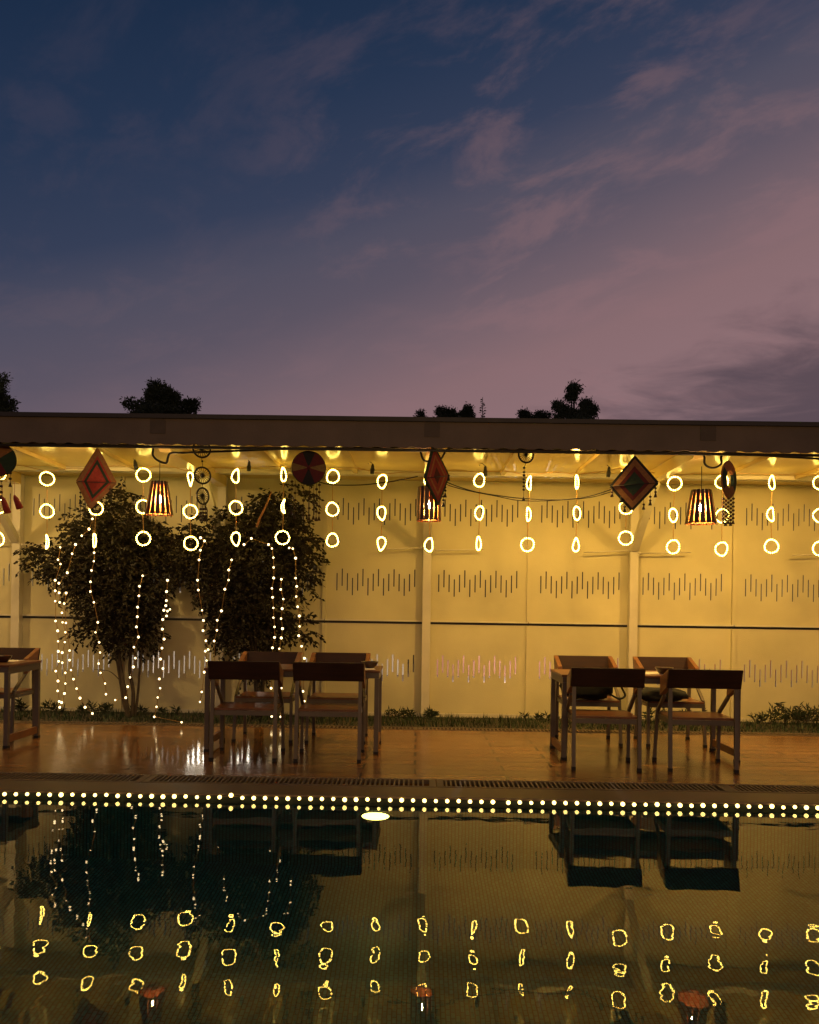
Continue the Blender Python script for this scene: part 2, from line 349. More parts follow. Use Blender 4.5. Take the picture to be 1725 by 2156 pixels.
# ------------------------------------------------------------------ ground, deck, pool
YW = 10.12           # front face of the panel wall
YE = 5.82            # far pool edge
WZ = -0.05           # water level
tag(MB().box(-300, 300, -300, -2.0, -0.6, -0.12).box(-300, -9, -2.0, 300, -0.6, -0.12).box(9, 300, -2.0, 300, -0.6, -0.12).box(-9, 9, 9.0, 300, -0.6, -0.12).build('ground', M['soil']), kind='structure')
tag(MB().box(-9, 9, 6.42, 8.98, -0.35, 0.0).build('pool_deck', M['deck']), kind='structure')
tag(MB().box(-9, 9, -1.99, 1.4, -0.35, 0.0).build('near_pool_deck', M['deck']), kind='structure')
cp = MB()
cp.box(-9, 9, YE - 0.02, 6.12, -0.022, 0.002).box(-9, 9, YE + 0.012, 6.12, -0.35, -0.024)
tag(cp.build('pool_coping', M['coping'], bevel=0.006), kind='structure')
tag(MB().box(-9, 9, 6.125, 6.415, -0.35, -0.075).box(-9, 9, 8.985, 9.20, -0.35, -0.06).build('drain_channel_floor', M['darkhole']), kind='structure')
ps = MB()
ps.add([(-9, YE + 0.01, -1.45), (9, YE + 0.01, -1.45), (9, YE + 0.01, -0.03), (-9, YE + 0.01, -0.03)], [(0, 1, 2, 3)], 0)
ps.add([(-9, 1.4, -1.45), (-9, YE + 0.01, -1.45), (-9, YE + 0.01, -0.03), (-9, 1.4, -0.03)], [(0, 1, 2, 3)], 0)
ps.add([(9, 1.4, -1.45), (9, YE + 0.01, -1.45), (9, YE + 0.01, -0.03), (9, 1.4, -0.03)], [(0, 1, 2, 3)], 0)
ps.add([(-9, 1.4, -1.45), (9, 1.4, -1.45), (9, 1.4, -0.03), (-9, 1.4, -0.03)], [(0, 1, 2, 3)], 0)
ps.add([(-9, 1.4, -1.45), (9, 1.4, -1.45), (9, YE + 0.01, -1.45), (-9, YE + 0.01, -1.45)], [(0, 1, 2, 3)], 1)
ps.add([(-9, YE + 0.006, -0.16), (9, YE + 0.006, -0.16), (9, YE + 0.006, -0.025), (-9, YE + 0.006, -0.025)], [(0, 1, 2, 3)], 2)
tag(ps.build('pool_basin', [M['tilev'], M['tileh'], M['darkband']]), kind='structure')
tag(MB().add([(-8.99, 1.41, WZ), (8.99, 1.41, WZ), (8.99, YE + 0.005, WZ), (-8.99, YE + 0.005, WZ)], [(0, 1, 2, 3)]).build('pool_water', M['water']), kind='structure')
tag(MB().box(-9, 9, 9.21, YW + 0.25, -0.4, 0.0).build('planting_bed', M['soil']), kind='structure')
tag(MB().box(-30, 30, YW + 0.3, 60, -0.3, -0.02).build('back_lot', M['lot']), kind='structure')

# pool light in the far wall of the basin
pl = P(797, 1720, YE).x
t = thing('pool_light', (pl - 0.02, YE, WZ - 0.33), 'round underwater pool light glowing white in far pool wall', 'pool light')
a = MB(); n = 32
a.add([(0, -0.03, 0)] + [(0.096 * math.cos(2 * PI * i / n), -0.02, 0.096 * math.sin(2 * PI * i / n)) for i in range(n)], [(0, 1 + i, 1 + (i + 1) % n) for i in range(n)], 0, True)
a.build('lens', M['poollens'], t)
MB().tube([(0.107 * math.cos(2 * PI * i / n), -0.012, 0.107 * math.sin(2 * PI * i / n)) for i in range(n)], 0.014, 6, closed=True).build('rim', M['steel'], t)

# drain grates
def grate(x0, x1, y0, y1, pitch, label, group):
    c = Vector(((x0 + x1) / 2, (y0 + y1) / 2, -0.02)); b = MB(); e = 0.022 if y1 - y0 < 0.25 else 0.03
    b.box(x0, x1, y0, y0 + e, -0.03, 0.003).box(x0, x1, y1 - e, y1, -0.03, 0.003)
    b.box(x0, x0 + 0.05, y0 + e, y1 - e, -0.03, 0.002).box(x1 - 0.05, x1, y0 + e, y1 - e, -0.03, 0.002)
    x = x0 + 0.05 + pitch * 0.6
    while x < x1 - 0.05 - pitch * 0.4:
        b.box(x - pitch * 0.19, x + pitch * 0.19, y0 + e, y1 - e, -0.03, 0.001); x += pitch
    return tag(b.build('drain_grate', M['drain'], None, c), label, 'drain grate', group)
jn = [P(309, 1650, 6.27).x, P(919, 1650, 6.27).x, P(1530, 1650, 6.27).x]
dl = jn[1] - jn[0]
for x0, lab in ((jn[0] - dl, 'slotted drain grate at the pool edge, leftmost of the nearer row'), (jn[0], 'slotted drain grate by the pool edge in front of the left chairs'),
                (jn[1], 'slotted drain grate by the pool edge in front of the right chairs'), (jn[2], 'slotted drain grate at the pool edge, rightmost of the nearer row')):
    grate(x0 + 0.003, x0 + dl - 0.003, 6.13, 6.41, 0.036, lab, 'drain grates along the pool edge')
jn = [P(880, 1538, 9.09).x, P(1308, 1538, 9.09).x]; dl = jn[1] - jn[0]
for k, lab in ((-3, 'narrow drain grate beside the grass at far left edge'), (-2, 'narrow drain grate beside the grass below the left tree'), (-1, 'narrow drain grate beside the grass behind the left chairs'),
               (0, 'narrow drain grate beside the grass between the two tables'), (1, 'narrow drain grate beside the grass behind the right chairs'), (2, 'narrow drain grate beside the grass at far right edge')):
    x0 = jn[0] + k * dl
    grate(x0 + 0.003, x0 + dl - 0.003, 9.0, 9.19, 0.042, lab, 'drain grates along the grass')

# ------------------------------------------------------------------ panel wall
xp0 = P(899, 1230, YW - 0.15).x; sp = P(1336, 1230, YW - 0.15).x - xp0
half = sp / 2
def zat(y, x=1000): return P(x, y, YW).z
z_top = zat(1012); z_rail = zat(1313); rows_u = (zat(1080), zat(1229)); row_l = zat(1409)
pat = [0, 1, 0, -1, 0, 1, -1, 0, 1, -1, 0, 1, 0, -1, 0, 1]
slot_dx = 0.0632; slot_step = 0.056; slot_len = 0.212; slot_w = 0.0145
wall = thing('panel_wall', (0, YW, 0), 'long cream panel wall with rows of staggered upright slits behind the grass', 'wall')
def panel(x0, x1, z0, z1, rows):
    b = MB(); th = 0.012; xc = (x0 + x1) / 2
    xs = [xc + (i - 7.5) * slot_dx for i in range(16)]
    def quad(xa, xb, za, zb):
        b.add([(xa, 0, za), (xb, 0, za), (xb, 0, zb), (xa, 0, zb)], [(0, 1, 2, 3)])
        b.add([(xa, th, za), (xb, th, za), (xb, th, zb), (xa, th, zb)], [(3, 2, 1, 0)])
    cur = x0
    for i, x in enumerate(xs):
        quad(cur, x - slot_w / 2, z0, z1); cur = x + slot_w / 2; xa, xb = x - slot_w / 2, cur; zc_ = z0
        for r in sorted(rows):
            za = r + pat[i] * slot_step - slot_len / 2; zb = za + slot_len
            quad(xa, xb, zc_, za); zc_ = zb
            b.add([(xa, 0, za), (xa, th, za), (xa, th, zb), (xa, 0, zb)], [(0, 1, 2, 3)]); b.add([(xb, 0, za), (xb, th, za), (xb, th, zb), (xb, 0, zb)], [(3, 2, 1, 0)])
            b.add([(xa, 0, za), (xb, 0, za), (xb, th, za), (xa, th, za)], [(0, 1, 2, 3)]); b.add([(xa, 0, zb), (xb, 0, zb), (xb, th, zb), (xa, th, zb)], [(3, 2, 1, 0)])
        quad(xa, xb, zc_, z1)
    quad(cur, x1, z0, z1)
    b.add([(x0, 0, z0), (x0, th, z0), (x0, th, z1), (x0, 0, z1)], [(0, 1, 2, 3)]); b.add([(x1, 0, z0), (x1, th, z0), (x1, th, z1), (x1, 0, z1)], [(3, 2, 1, 0)])
    b.add([(x0, 0, z0), (x1, 0, z0), (x1, th, z0), (x0, th, z0)], [(0, 1, 2, 3)]); b.add([(x0, 0, z1), (x1, 0, z1), (x1, th, z1), (x0, th, z1)], [(3, 2, 1, 0)])
    return b.build('wall_panel', M['panel'], wall)
for k in range(-5, 5):
    x0 = xp0 + k * half + 0.006; x1 = x0 + half - 0.012
    panel(x0, x1, z_rail + 0.012, z_top + 0.2, rows_u)
    panel(x0, x1, 0.03, z_rail - 0.016, (row_l,))
    # flat strip covering the joint between two panels, and the ledge of the middle rail
    if k % 2: MB().box(x0 - 0.03, x0 + 0.018, -0.03, -0.001, 0.03, z_rail - 0.02).box(x0 - 0.03, x0 + 0.018, -0.03, -0.001, z_rail + 0.03, z_top + 0.1).build('joint_strip', M['panel'], wall)
    MB().box(x0 + 0.001, x1 - 0.001, -0.045, 0.0, z_rail + 0.012, z_rail + 0.03).build('middle_rail', M['post'], wall)
MB().box(xp0 - 5 * half, xp0 + 5 * half, -0.02, -0.001, 0.0, 0.045).build('base_rail', M['post'], wall)
MB().box(xp0 - 5 * half, xp0 + 5 * half, 0.02, 0.06, z_rail - 0.02, z_rail + 0.02).build('back_rail', M['cap'], wall)

# ------------------------------------------------------------------ posts
ZS = 2.87   # underside of the roof sheets
z_arm = P(1340, 1160, YW - 0.1).z
post0 = thing('steel_post', (xp0, YW - 0.09, 0), 'cream square steel post at center wall, behind the middle pendant lamp', 'post', 'posts along the panel wall')
MB().box(-0.05, 0.05, -0.05, 0.05, -0.05, ZS).build('shaft', M['post'], post0, bevel=0.004)
MB().beam((0, -0.05, z_arm + 0.02), (0, -0.90, ZS - 0.13), 0.085, 0.075).build('brace', M['post'], post0)
MB().tube([(-0.06, -0.03, z_arm), (-0.60, -0.04, z_arm - 0.03)], 0.009, 6).sphere((-0.07, -0.03, z_arm), 0.02).build('rod', M['post'], post0)
MB().tube([(0.06, -0.03, z_arm - 0.03), (0.68, -0.04, z_arm - 0.01)], 0.009, 6).sphere((0.07, -0.03, z_arm - 0.03), 0.02).build('rod', M['post'], post0)
for k, lab in ((-2, 'cream square steel post at the far left edge, left of the trees'), (-1, 'cream square steel post standing behind and between the two leafy trees'),
               (1, 'cream square steel post behind the right table, with a slanted brace'), (2, 'cream square steel post outside the right edge of the wall view')):
    c = dup(post0); c.location.x = xp0 + k * sp; c['label'] = lab

# ------------------------------------------------------------------ canopy roof
YF = 7.50
zf0 = P(862, 943, YF).z; zf1 = P(862, 888, YF).z; zf2 = P(862, 879, YF).z
roof = thing('canopy_roof', (0, YF, ZS), 'flat canopy roof with dark brown fascia above glossy cream underside', 'roof')
RX0, RX1 = -7.2, 7.2
b = MB(); x = RX0; i = 0
while x < RX1 - 0.01:         # fascia with shallow scallops along its lower edge
    xs = [x, x + 0.033] + [x + 0.033 + 0.098 * j / 6 for j in range(1, 7)] + [x + 0.164]
    zs = [zf0, zf0] + [zf0 + 0.012 * math.sin(PI * j / 6) for j in range(1, 7)] + [zf0]
    for j in range(len(xs) - 1):
        b.add([(xs[j], YF, zs[j]), (xs[j + 1], YF, zs[j + 1]), (xs[j + 1], YF, zf1), (xs[j], YF, zf1)], [(0, 1, 2, 3)])
        b.add([(xs[j], YF + 0.02, zs[j]), (xs[j + 1], YF + 0.02, zs[j + 1]), (xs[j + 1], YF + 0.02, zf1), (xs[j], YF + 0.02, zf1)], [(3, 2, 1, 0)])
        b.add([(xs[j], YF, zs[j]), (xs[j + 1], YF, zs[j + 1]), (xs[j + 1], YF + 0.02, zs[j + 1]), (xs[j], YF + 0.02, zs[j])], [(3, 2, 1, 0)])
    x += 0.164
b.build('fascia', M['fascia'], roof, (0, YF, ZS))
MB().box(RX0, RX1, YF - 0.03, YF + 0.06, zf1, zf2).build('fascia_cap', M['cap'], roof, (0, YF, ZS))
MB().tube([(RX0, YF + 0.045, zf0 - 0.012), (RX1, YF + 0.045, zf0 - 0.012)], 0.014, 8).build('edge_pipe', M['cap'], roof, (0, YF, ZS))
for k in (-1, 0, 1):
    xj = xp0 + k * sp
    MB().box(xj - 0.07, xj + 0.07, YF - 0.006, YF - 0.001, zf0 + 0.10, zf1 - 0.004).build('joint_plate', M['plate'], roof, (0, YF, ZS))
MB().box(RX0, RX1, YF + 0.07, YW + 0.4, ZS, ZS + 0.03).build('soffit', M['soffit'], roof, (0, YF, ZS))
MB().box(RX0, RX1, YF + 0.061, YW + 0.4, ZS + 0.031, zf1).build('roof_deck', M['cap'], roof, (0, YF, ZS))
for k in range(-2, 3):
    xb = xp0 + k * sp
    MB().box(xb - 0.055, xb + 0.055, YF + 0.25, YW - 0.142, ZS - 0.125, ZS - 0.001).prism([(xb - 0.055, YF + 0.25, ZS - 0.125), (xb - 0.055, YF + 0.25, ZS - 0.001), (xb - 0.055, YF + 0.08, ZS - 0.001), (xb - 0.055, YF + 0.08, ZS - 0.05)], (0.11, 0, 0)).build('rafter', M['soffit'], roof, (0, YF, ZS))
    for q in (1, 2):
        xr = xb + q * sp / 3
        MB().box(xr - 0.025, xr + 0.025, YF + 0.1, 9.38, ZS - 0.04, ZS - 0.001).build('rib', M['soffit'], roof, (0, YF, ZS))
MB().box(RX0, RX1, 9.40, 9.46, ZS - 0.045, ZS - 0.002).box(RX0, RX1, 9.60, 9.63, ZS - 0.03, ZS - 0.002).build('purlin', M['post'], roof, (0, YF, ZS))
b = MB(); zc_ = P(1000, 1008, YW - 0.05).z; x = RX0    # corrugated flashing where roof and wall meet
b.box(RX0, RX1, YW - 0.035, YW - 0.02, zc_ - 0.02, ZS)
while x < RX1:
    b.tube([(x, YW - 0.04, zc_ + 0.016), (x, YW - 0.04, zc_ - 0.016)], 0.016, 6); x += 0.046
b.build('corrugated_flashing', M['post'], roof, (0, YF, ZS))

# ------------------------------------------------------------------ bent pipe along the roof edge
YP = 7.66
def pp(x, y): return P(x, y, YP)
def smooth_path(pts, per=6):
    pts = [Vector(p) for p in pts]; out = []
    for i in range(len(pts) - 1):
        p0, p1, p2, p3 = pts[max(0, i - 1)], pts[i], pts[i + 1], pts[min(len(pts) - 1, i + 2)]
        for j in range(per):
            t = j / per
            out.append(0.5 * ((2 * p1) + (p2 - p0) * t + (2 * p0 - 5 * p1 + 4 * p2 - p3) * t * t + (3 * p1 - p0 - 3 * p2 + p3) * t ** 3))
    return out + [pts[-1]]
pipe = [(-120, 929), (100, 933), (250, 937), (312, 939), (322, 944), (322, 958), (330, 968), (343, 974), (351, 974), (354, 963), (360, 954), (385, 953), (480, 950), (610, 945), (760, 943), (868, 941),
        (883, 943), (887, 955), (892, 968), (905, 972), (925, 970), (934, 958), (942, 946), (965, 943), (1100, 946), (1250, 948), (1440, 951), (1474, 952), (1483, 960), (1484, 976), (1494, 984), (1508, 984), (1519, 976), (1519, 962), (1530, 953), (1590, 958), (1725, 966), (1850, 974)]
tag(MB().tube(smooth_path([pp(*q) for q in pipe], 5), 0.0105, 6).build('bent_pipe', M['iron'], None, pp(862, 943)), 'long dark bent pipe running just below the roof fascia', 'pipe')

# ------------------------------------------------------------------ chairs and tables
def make_chair(label, group):
    r = thing('dining_chair', (0, 0, 0), label, 'chair', group)
    MB().box(-0.262, 0.262, -0.215, 0.235, 0.425, 0.445).build('seat', M['woodm'], r, bevel=0.004)
    MB().box(-0.272, 0.272, -0.237, -0.217, 0.385, 0.425).box(-0.272, 0.272, 0.217, 0.237, 0.385, 0.425).box(-0.272, -0.252, -0.217, 0.217, 0.385, 0.424).box(0.252, 0.272, -0.217, 0.217, 0.385, 0.424).build('seat_frame', M['steel'], r)
    tl = 0.05
    MB().prism([(-0.30, -0.262, 0.69), (-0.30, -0.236, 0.69), (-0.30, -0.236 - tl, 0.85), (-0.30, -0.262 - tl, 0.85)], (0.60, 0, 0)).build('backrest', M['woodd'], r, bevel=0.005)
    for s in (-1, 1):
        x0 = -0.302 if s < 0 else 0.258
        o = MB().prism([(x0, -0.234, 0.69), (x0, -0.02, 0.605), (x0, -0.02, 0.755), (x0, -0.284, 0.85)], (0.044, 0, 0)).build('armrest', M['woodarm'], r, bevel=0.004)
    for sx in (-1, 1):
        for back in (True, False):
            x = sx * 0.268
            if back: b = MB().beam((x, -0.262, 0.02), (x, -0.225, 0.73), 0.03, 0.03, up=(0, 1, 0))
            else: b = MB().beam((x * 1.03, 0.235, 0.02), (x, 0.0, 0.64) if False else (x, 0.19, 0.445), 0.027, 0.027, up=(0, 1, 0)).beam((x, 0.19, 0.446), (x, -0.05, 0.61), 0.026, 0.026, up=(0, 1, 0))
            l = b.build('leg', M['steel'], r)
            fx, fy = (x, -0.262) if back else (x * 1.03, 0.235)
            MB().box(fx - 0.017, fx + 0.017, fy - 0.017, fy + 0.017, 0.0, 0.03).build('foot_cap', M['rubber'], l)
    return r
def place_chair(proto, xl, xr, ytop, Y, facing, label, used=[0]):
    """stand a chair so that its backrest spans xl..xr in the photo at depth Y"""
    c = proto if not used[0] else dup(proto); used[0] = 1
    xm = P((xl + xr) / 2, ytop, Y).x
    c.location = (xm, Y + 0.27, 0) if facing > 0 else (xm, Y - 0.27, 0)
    c.rotation_euler = (0, 0, 0 if facing > 0 else PI); c['label'] = label
    return c
CH = make_chair('', 'dining chairs around the tables')
cn = 'dining chairs around the tables'
YN, YFAR = 6.86, 8.62
c1 = place_chair(CH, 1206, 1362, 1403, YN, 1, 'near chair of the right table on its left, seen from behind'); c1.rotation_euler.z = -0.05
c2 = place_chair(CH, 1409, 1566, 1410, YN, 1, 'near chair at the right end of the right table, seen from behind'); c2.rotation_euler.z = -0.04
c3 = place_chair(CH, 1166, 1291, 1378, YFAR, -1, 'far chair of the right table holding a big black bag')
c4 = place_chair(CH, 1333, 1458, 1380, YFAR, -1, 'far chair of the right table with a rolled black bundle on it')
c5 = place_chair(CH, 437, 587, 1394, 7.02, 1, 'near chair of the left table standing below the second tree'); c5.rotation_euler.z = 0.03
c6 = place_chair(CH, 616, 766, 1397, 7.02, 1, 'near chair of the left table nearest the bowl, seen from behind'); c6.rotation_euler.z = 0.02
c7 = place_chair(CH, 509, 639, 1369, 8.5, -1, 'empty far chair of the left table in front of the second tree')
c8 = place_chair(CH, 656, 781, 1372, 8.5, -1, 'empty far chair of the left table in front of the bare wall')
c9 = place_chair(CH, -40, 82, 1362, 8.5, -1, 'chair cut off by the left edge behind the half visible table')

def make_table(w, d, label):
    r = thing('dining_table', (0, 0, 0), label, 'table', 'dining tables on the pool deck'); h = 0.755
    MB().box(-w / 2, w / 2, -d / 2, d / 2, h - 0.022, h).build('tabletop', M['woodm'], r, bevel=0.004)
    MB().box(-w / 2 + 0.01, w / 2 - 0.01, -d / 2 + 0.012, -d / 2 + 0.042, h - 0.072, h - 0.0235).box(-w / 2 + 0.01, w / 2 - 0.01, d / 2 - 0.042, d / 2 - 0.012, h - 0.072, h - 0.0235).box(-w / 2 + 0.01, -w / 2 + 0.04, -d / 2 + 0.042, d / 2 - 0.042, h - 0.085, h - 0.0235).box(w / 2 - 0.04, w / 2 - 0.01, -d / 2 + 0.042, d / 2 - 0.042, h - 0.085, h - 0.0235).build('apron', M['steel'], r)
    for sx in (-1, 1):
        for sy in (-1, 1):
            x, y = sx * (w / 2 - 0.028), sy * (d / 2 - 0.03)
            l = MB().box(x - 0.02, x + 0.02, y - 0.02, y + 0.02, 0.02, h - 0.073).build('leg', M['steel'], r, bevel=0.002)
            MB().box(x - 0.023, x + 0.023, y - 0.023, y + 0.023, 0.0, 0.025).build('foot_cap', M['rubber'], l)
        x = sx * (w / 2 - 0.028)
        MB().box(x - 0.014, x + 0.014, -d / 2 + 0.055, d / 2 - 0.055, 0.05, 0.115).build('stretcher', M['woodarm'], r)
    return r
TW, TD = 1.58, 0.66
T1 = make_table(TW, TD, 'right dining table with a dark bowl and pale paper mats')
ta, tb = G(1185, 1600), G(1549, 1604)
T1.location = ((ta.x + tb.x) / 2, 7.34 + TD / 2 - 0.03, 0)
T2 = dup(T1); T2['label'] = 'left dining table with a dark bowl at its right end'
ta, tb = G(436, 1583), G(789, 1592); T2.location = ((ta.x + tb.x) / 2, 7.46 + TD / 2 - 0.03, 0)
T3 = dup(T1); T3['label'] = 'dining table cut off by the left edge, only its end visible'
ta = G(6, 1578); T3.location = (ta.x - TW / 2 + 0.03, 7.46 + TD / 2 - 0.03, 0)

def bowl(x, y, label):
    b = MB().lathe(Vector((x, y, 0.7555)), [(0.0, 0.0), (0.035, 0.0), (0.06, 0.022), (0.078, 0.055), (0.082, 0.062), (0.076, 0.060), (0.056, 0.026), (0.03, 0.012), (0.0, 0.01)], 20)
    return tag(b.build('bowl', M['bowl'], None, (x, y, 0.7555)), label, 'bowl', 'dark bowls on the tables')
q = P(1399, 1404, T1.location.y - 0.12); bowl(q.x, q.y, 'dark clay bowl among pale papers on the right table')
q = P(779, 1397, T2.location.y - 0.05); bowl(q.x, q.y, 'dark clay bowl at the right end of the left table')
q = P(6, 1397, T3.location.y); bowl(q.x, q.y, 'dark clay bowl on the table cut off at the left edge')
def mat_sheet(x, y, w, d, rz, label):
    c, s = math.cos(rz), math.sin(rz); pts = [(x + c * i * w / 2 - s * j * d / 2, y + s * i * w / 2 + c * j * d / 2, 0.7553) for i, j in ((-1, -1), (1, -1), (1, 1), (-1, 1))]
    return tag(MB().prism(pts, (0, 0, 0.0025)).build('paper_mat', M['white'], None, (x, y, 0.755)), label, 'place mat', 'paper mats on the tables')
yy = T1.location.y
q = P(1375, 1404, yy); mat_sheet(q.x, yy - 0.02, 0.42, 0.3, 0.12, 'pale paper mat left of the bowl on the right table')
q = P(1446, 1404, yy); mat_sheet(q.x, yy - 0.03, 0.40, 0.28, -0.1, 'pale paper mat right of the bowl on the right table')
yy = T2.location.y
q = P(786, 1397, yy); mat_sheet(q.x - 0.16, yy - 0.14, 0.36, 0.26, 0.15, 'pale paper mat under the edge of the left table bowl')
q = P(8, 1397, T3.location.y); mat_sheet(q.x - 0.12, T3.location.y + 0.16, 0.36, 0.26, -0.1, 'pale paper mat on the table cut off at the left edge')

def blob(name, c, rx, ry, rz, seed, label, cat, strap=None):
    rn = random.Random(seed); r = thing(name, (c.x, c.y, c.z), label, cat); b = MB().sphere((0, 0, 0), 1, 12, 18)
    for v in b.v:
        k = 1 + 0.10 * math.sin(4 * v.x + seed) * math.cos(5 * v.z + 1.3 * seed) + 0.05 * math.sin(11 * v.x + 7 * v.z)
        p = [math.copysign(abs(q) ** 0.62, q) * k for q in v]
        v.x, v.y, v.z = p[0] * rx, p[1] * ry, max(p[2], -0.96) * rz + rz * 0.96
    b.build('bag_body', M['bag'], r)
    if strap: MB().tube(smooth_path(strap, 6), 0.011, 6).build('strap', M['bag'], r)
    return r
q = P(1236, 1440, 8.2); blob('tote_bag', Vector((q.x, 8.18, 0.445)), 0.245, 0.11, 0.135, 2, 'big black bag on the chair at the left of the right table', 'bag',
     [(0.2, -0.05, 0.2), (0.29, -0.05, 0.22), (0.33, -0.05, 0.12), (0.36, -0.05, 0.05), (0.30, -0.05, 0.02), (0.2, -0.04, 0.07)])
q = P(1390, 1447, 8.2); blob('black_bundle', Vector((q.x, 8.15, 0.445)), 0.245, 0.10, 0.068, 5, 'rolled black bundle lying on the chair behind the right table', 'bundle')

# ------------------------------------------------------------------ pool edge light string
r0 = P(862, 1683, YE - 0.03)
led = thing('pool_light_string', (0, YE - 0.035, -0.02), 'warm light string along the far edge of the pool', 'light string')
xsl = []; x = P(-8, 1668, YE).x - 10 * 0.0793
while x < P(1735, 1697, YE).x + 11 * 0.0793:
    xsl.append(x); x += 0.0793
    if abs(x - P(1062, 1688, YE).x) < 0.04: x += 0.028
zoff = [(0.014 if abs(x - P(487, 1676, YE).x) < 0.03 else random.uniform(-0.002, 0.002)) for x in xsl]
MB().tube([(x, 0.004, z + 0.006) for x, z in zip(xsl, zoff)], 0.0035, 5).build('cable', M['cable'], led)
pb = None
for x, z in zip(xsl, zoff):
    if pb is None: o = pb = MB().sphere((0, 0, 0), 0.0138, 8, 10).build('bulb', M['led'], led)
    else: o = pb.copy(); COL.objects.link(o); o.parent = led
    o.location = (x, -0.006, z + random.uniform(-0.002, 0.002)); o.rotation_euler = (0, 0, random.uniform(0, 3)); s_ = random.uniform(.86, 1.12); o.scale = (s_, s_, s_)

# ------------------------------------------------------------------ ring light strands
YR = 8.97
cols = [  # x, [(x, y, width ratio) x3], label
 ([(-2, 997, .9), (0, 1066, .8), (-1, 1135, .5)], 'ring light strand cut off by the left edge of the picture'),
 ([(99, 1008, 1), (99, 1076, .95), (99, 1141, .16)], 'ring light strand left of the red diamond, its lowest ring edge on'),
 ([(200, 1003, .9), (202, 1070, .95), (199, 1138, .2)], 'ring light strand half hidden behind the left red diamond'),
 ([(302, 1000, 1), (301, 1067, .95), (302, 1134, 1)], 'ring light strand just left of the left pendant lamp'),
 ([(401, 1009, .33), (401, 1077, 1), (402, 1144, 1)], 'ring light strand left of the column of small wheels'),
 ([(497, 1002, .5), (497, 1069, .95), (497, 1135, .6)], 'ring light strand right of the small wheels, above the second tree'),
 ([(597, 999, .36), (597, 1066, .16), (595, 1132, 1)], 'ring light strand just left of the dark red disc'),
 ([(701, 1003, .9), (700, 1072, .9), (700, 1137, .85)], 'ring light strand just right of the dark red disc'),
 ([(805, 1014, .68), (804, 1081, .6), (803, 1145, .58)], 'ring light strand halfway between the red disc and middle lamp'),
 ([(905, 1012, .8), (905, 1080, .8), (904, 1147, .6)], 'ring light strand behind the middle lamp, only its lowest ring clear'),
 ([(1010, 1011, .78), (1010, 1080, .62), (1008, 1144, .33)], 'ring light strand right of the middle red diamond'),
 ([(1115, 1017, .3), (1113, 1083, .3), (1111, 1147, .95)], 'ring light strand below the single wheel on the right half'),
 ([(1215, 1015, .22), (1215, 1081, .5), (1213, 1147, .42)], 'ring light strand left of the green and orange diamond'),
 ([(1319, 1002, .9), (1319, 1068, 1), (1318, 1133, 1)], 'ring light strand behind the green and orange diamond'),
 ([(1421, 1018, 1), (1418, 1085, .58), (1418, 1151, .9)], 'ring light strand just left of the right pendant lamp'),
 ([(1521, 1014, .9), (1521, 1086, .9), (1520, 1156, .85)], 'ring light strand behind the orange oval ring with beads'),
 ([(1626, 1016, .38), (1624, 1083, .45), (1625, 1150, .95)], 'ring light strand at the right, beyond the orange oval ring'),
 ([(1727, 1016, .9), (1727, 1085, .9), (1726, 1155, .9)], 'ring light strand cut off by the right edge of the picture')]
def ring_obj(parent, org, c, yaw, rn):
    b = MB(); R = 0.072; n = 22; ph = rn.uniform(0, 6); ax = Vector((math.cos(yaw), math.sin(yaw), 0)); d2 = Vector((-math.sin(yaw), math.cos(yaw), 0))
    warp = rn.uniform(-0.012, 0.012)
    def pt(t, r=R): return c + ax * (r * math.cos(t) * (1 + rn.uniform(-.01, .01))) + Vector((0, 0, r * math.sin(t))) + d2 * (warp * math.cos(2 * t + ph))
    b.tube([pt(2 * PI * i / 28) for i in range(28)], 0.0035, 4, 0, closed=True)
    for i in range(n):
        t = 2 * PI * (i + rn.uniform(-.12, .12)) / n
        b.sphere(pt(t, R + rn.uniform(-.002, .002)), 0.0078, 4, 6, 1)
    return b.build('ring', [M['wire'], M['ring']], parent, org)
rn = random.Random(3); wire_pts = []
zsup = P(862, 992, YR).z
for (rings, lab) in cols:
    ctr = [P(x, y, YR) for x, y, w in rings]
    dip = rn.uniform(-0.02, 0.02)
    top = Vector((ctr[0].x, YR, ctr[0].z + 0.086)); wire_pts.append(top)
    st = thing('ring_light_strand', top, lab, 'ring lights', 'ring light strands under the canopy')
    for c, (x, y, w) in zip(ctr, rings): ring_obj(st, top, c, math.acos(min(1, w)) * rn.choice((-1, 1)) - math.atan2(c.x, c.y), rn)
    MB().tube([top, ctr[0] + Vector((0, 0, .072))], 0.0035, 4).build('hanging_wire', M['wire'], st, top)
    for p, q in ((ctr[0], ctr[1]), (ctr[1], ctr[2])):
        k = 10; MB().tube([Vector((p.x + (q.x - p.x) * i / k + 0.002 * math.sin(3.1 * i), p.y + 0.002 * math.cos(3.1 * i), p.z - .072 - i / k * (p.z - q.z - .144))) for i in range(k + 1)], 0.0042, 4).build('hanging_wire', M['wire'], st, top)
wp = []
for i, p in enumerate(wire_pts):
    wp.append(p)
    if i < len(wire_pts) - 1:
        q = wire_pts[i + 1]; m_ = (p + q) / 2; m_.z = min(ZS - 0.05, max(p.z, q.z) + rn.uniform(0.0, 0.022)); wp.append(m_)
wp = [wp[0] + Vector((-.6, 0, .01))] + wp + [wp[-1] + Vector((.6, 0, .01))]
tag(MB().tube(smooth_path(wp, 4), 0.0035, 5).build('support_wire', M['wire'], None, wp[0]), 'thin copper wire under the canopy carrying all the ring lights', 'wire')

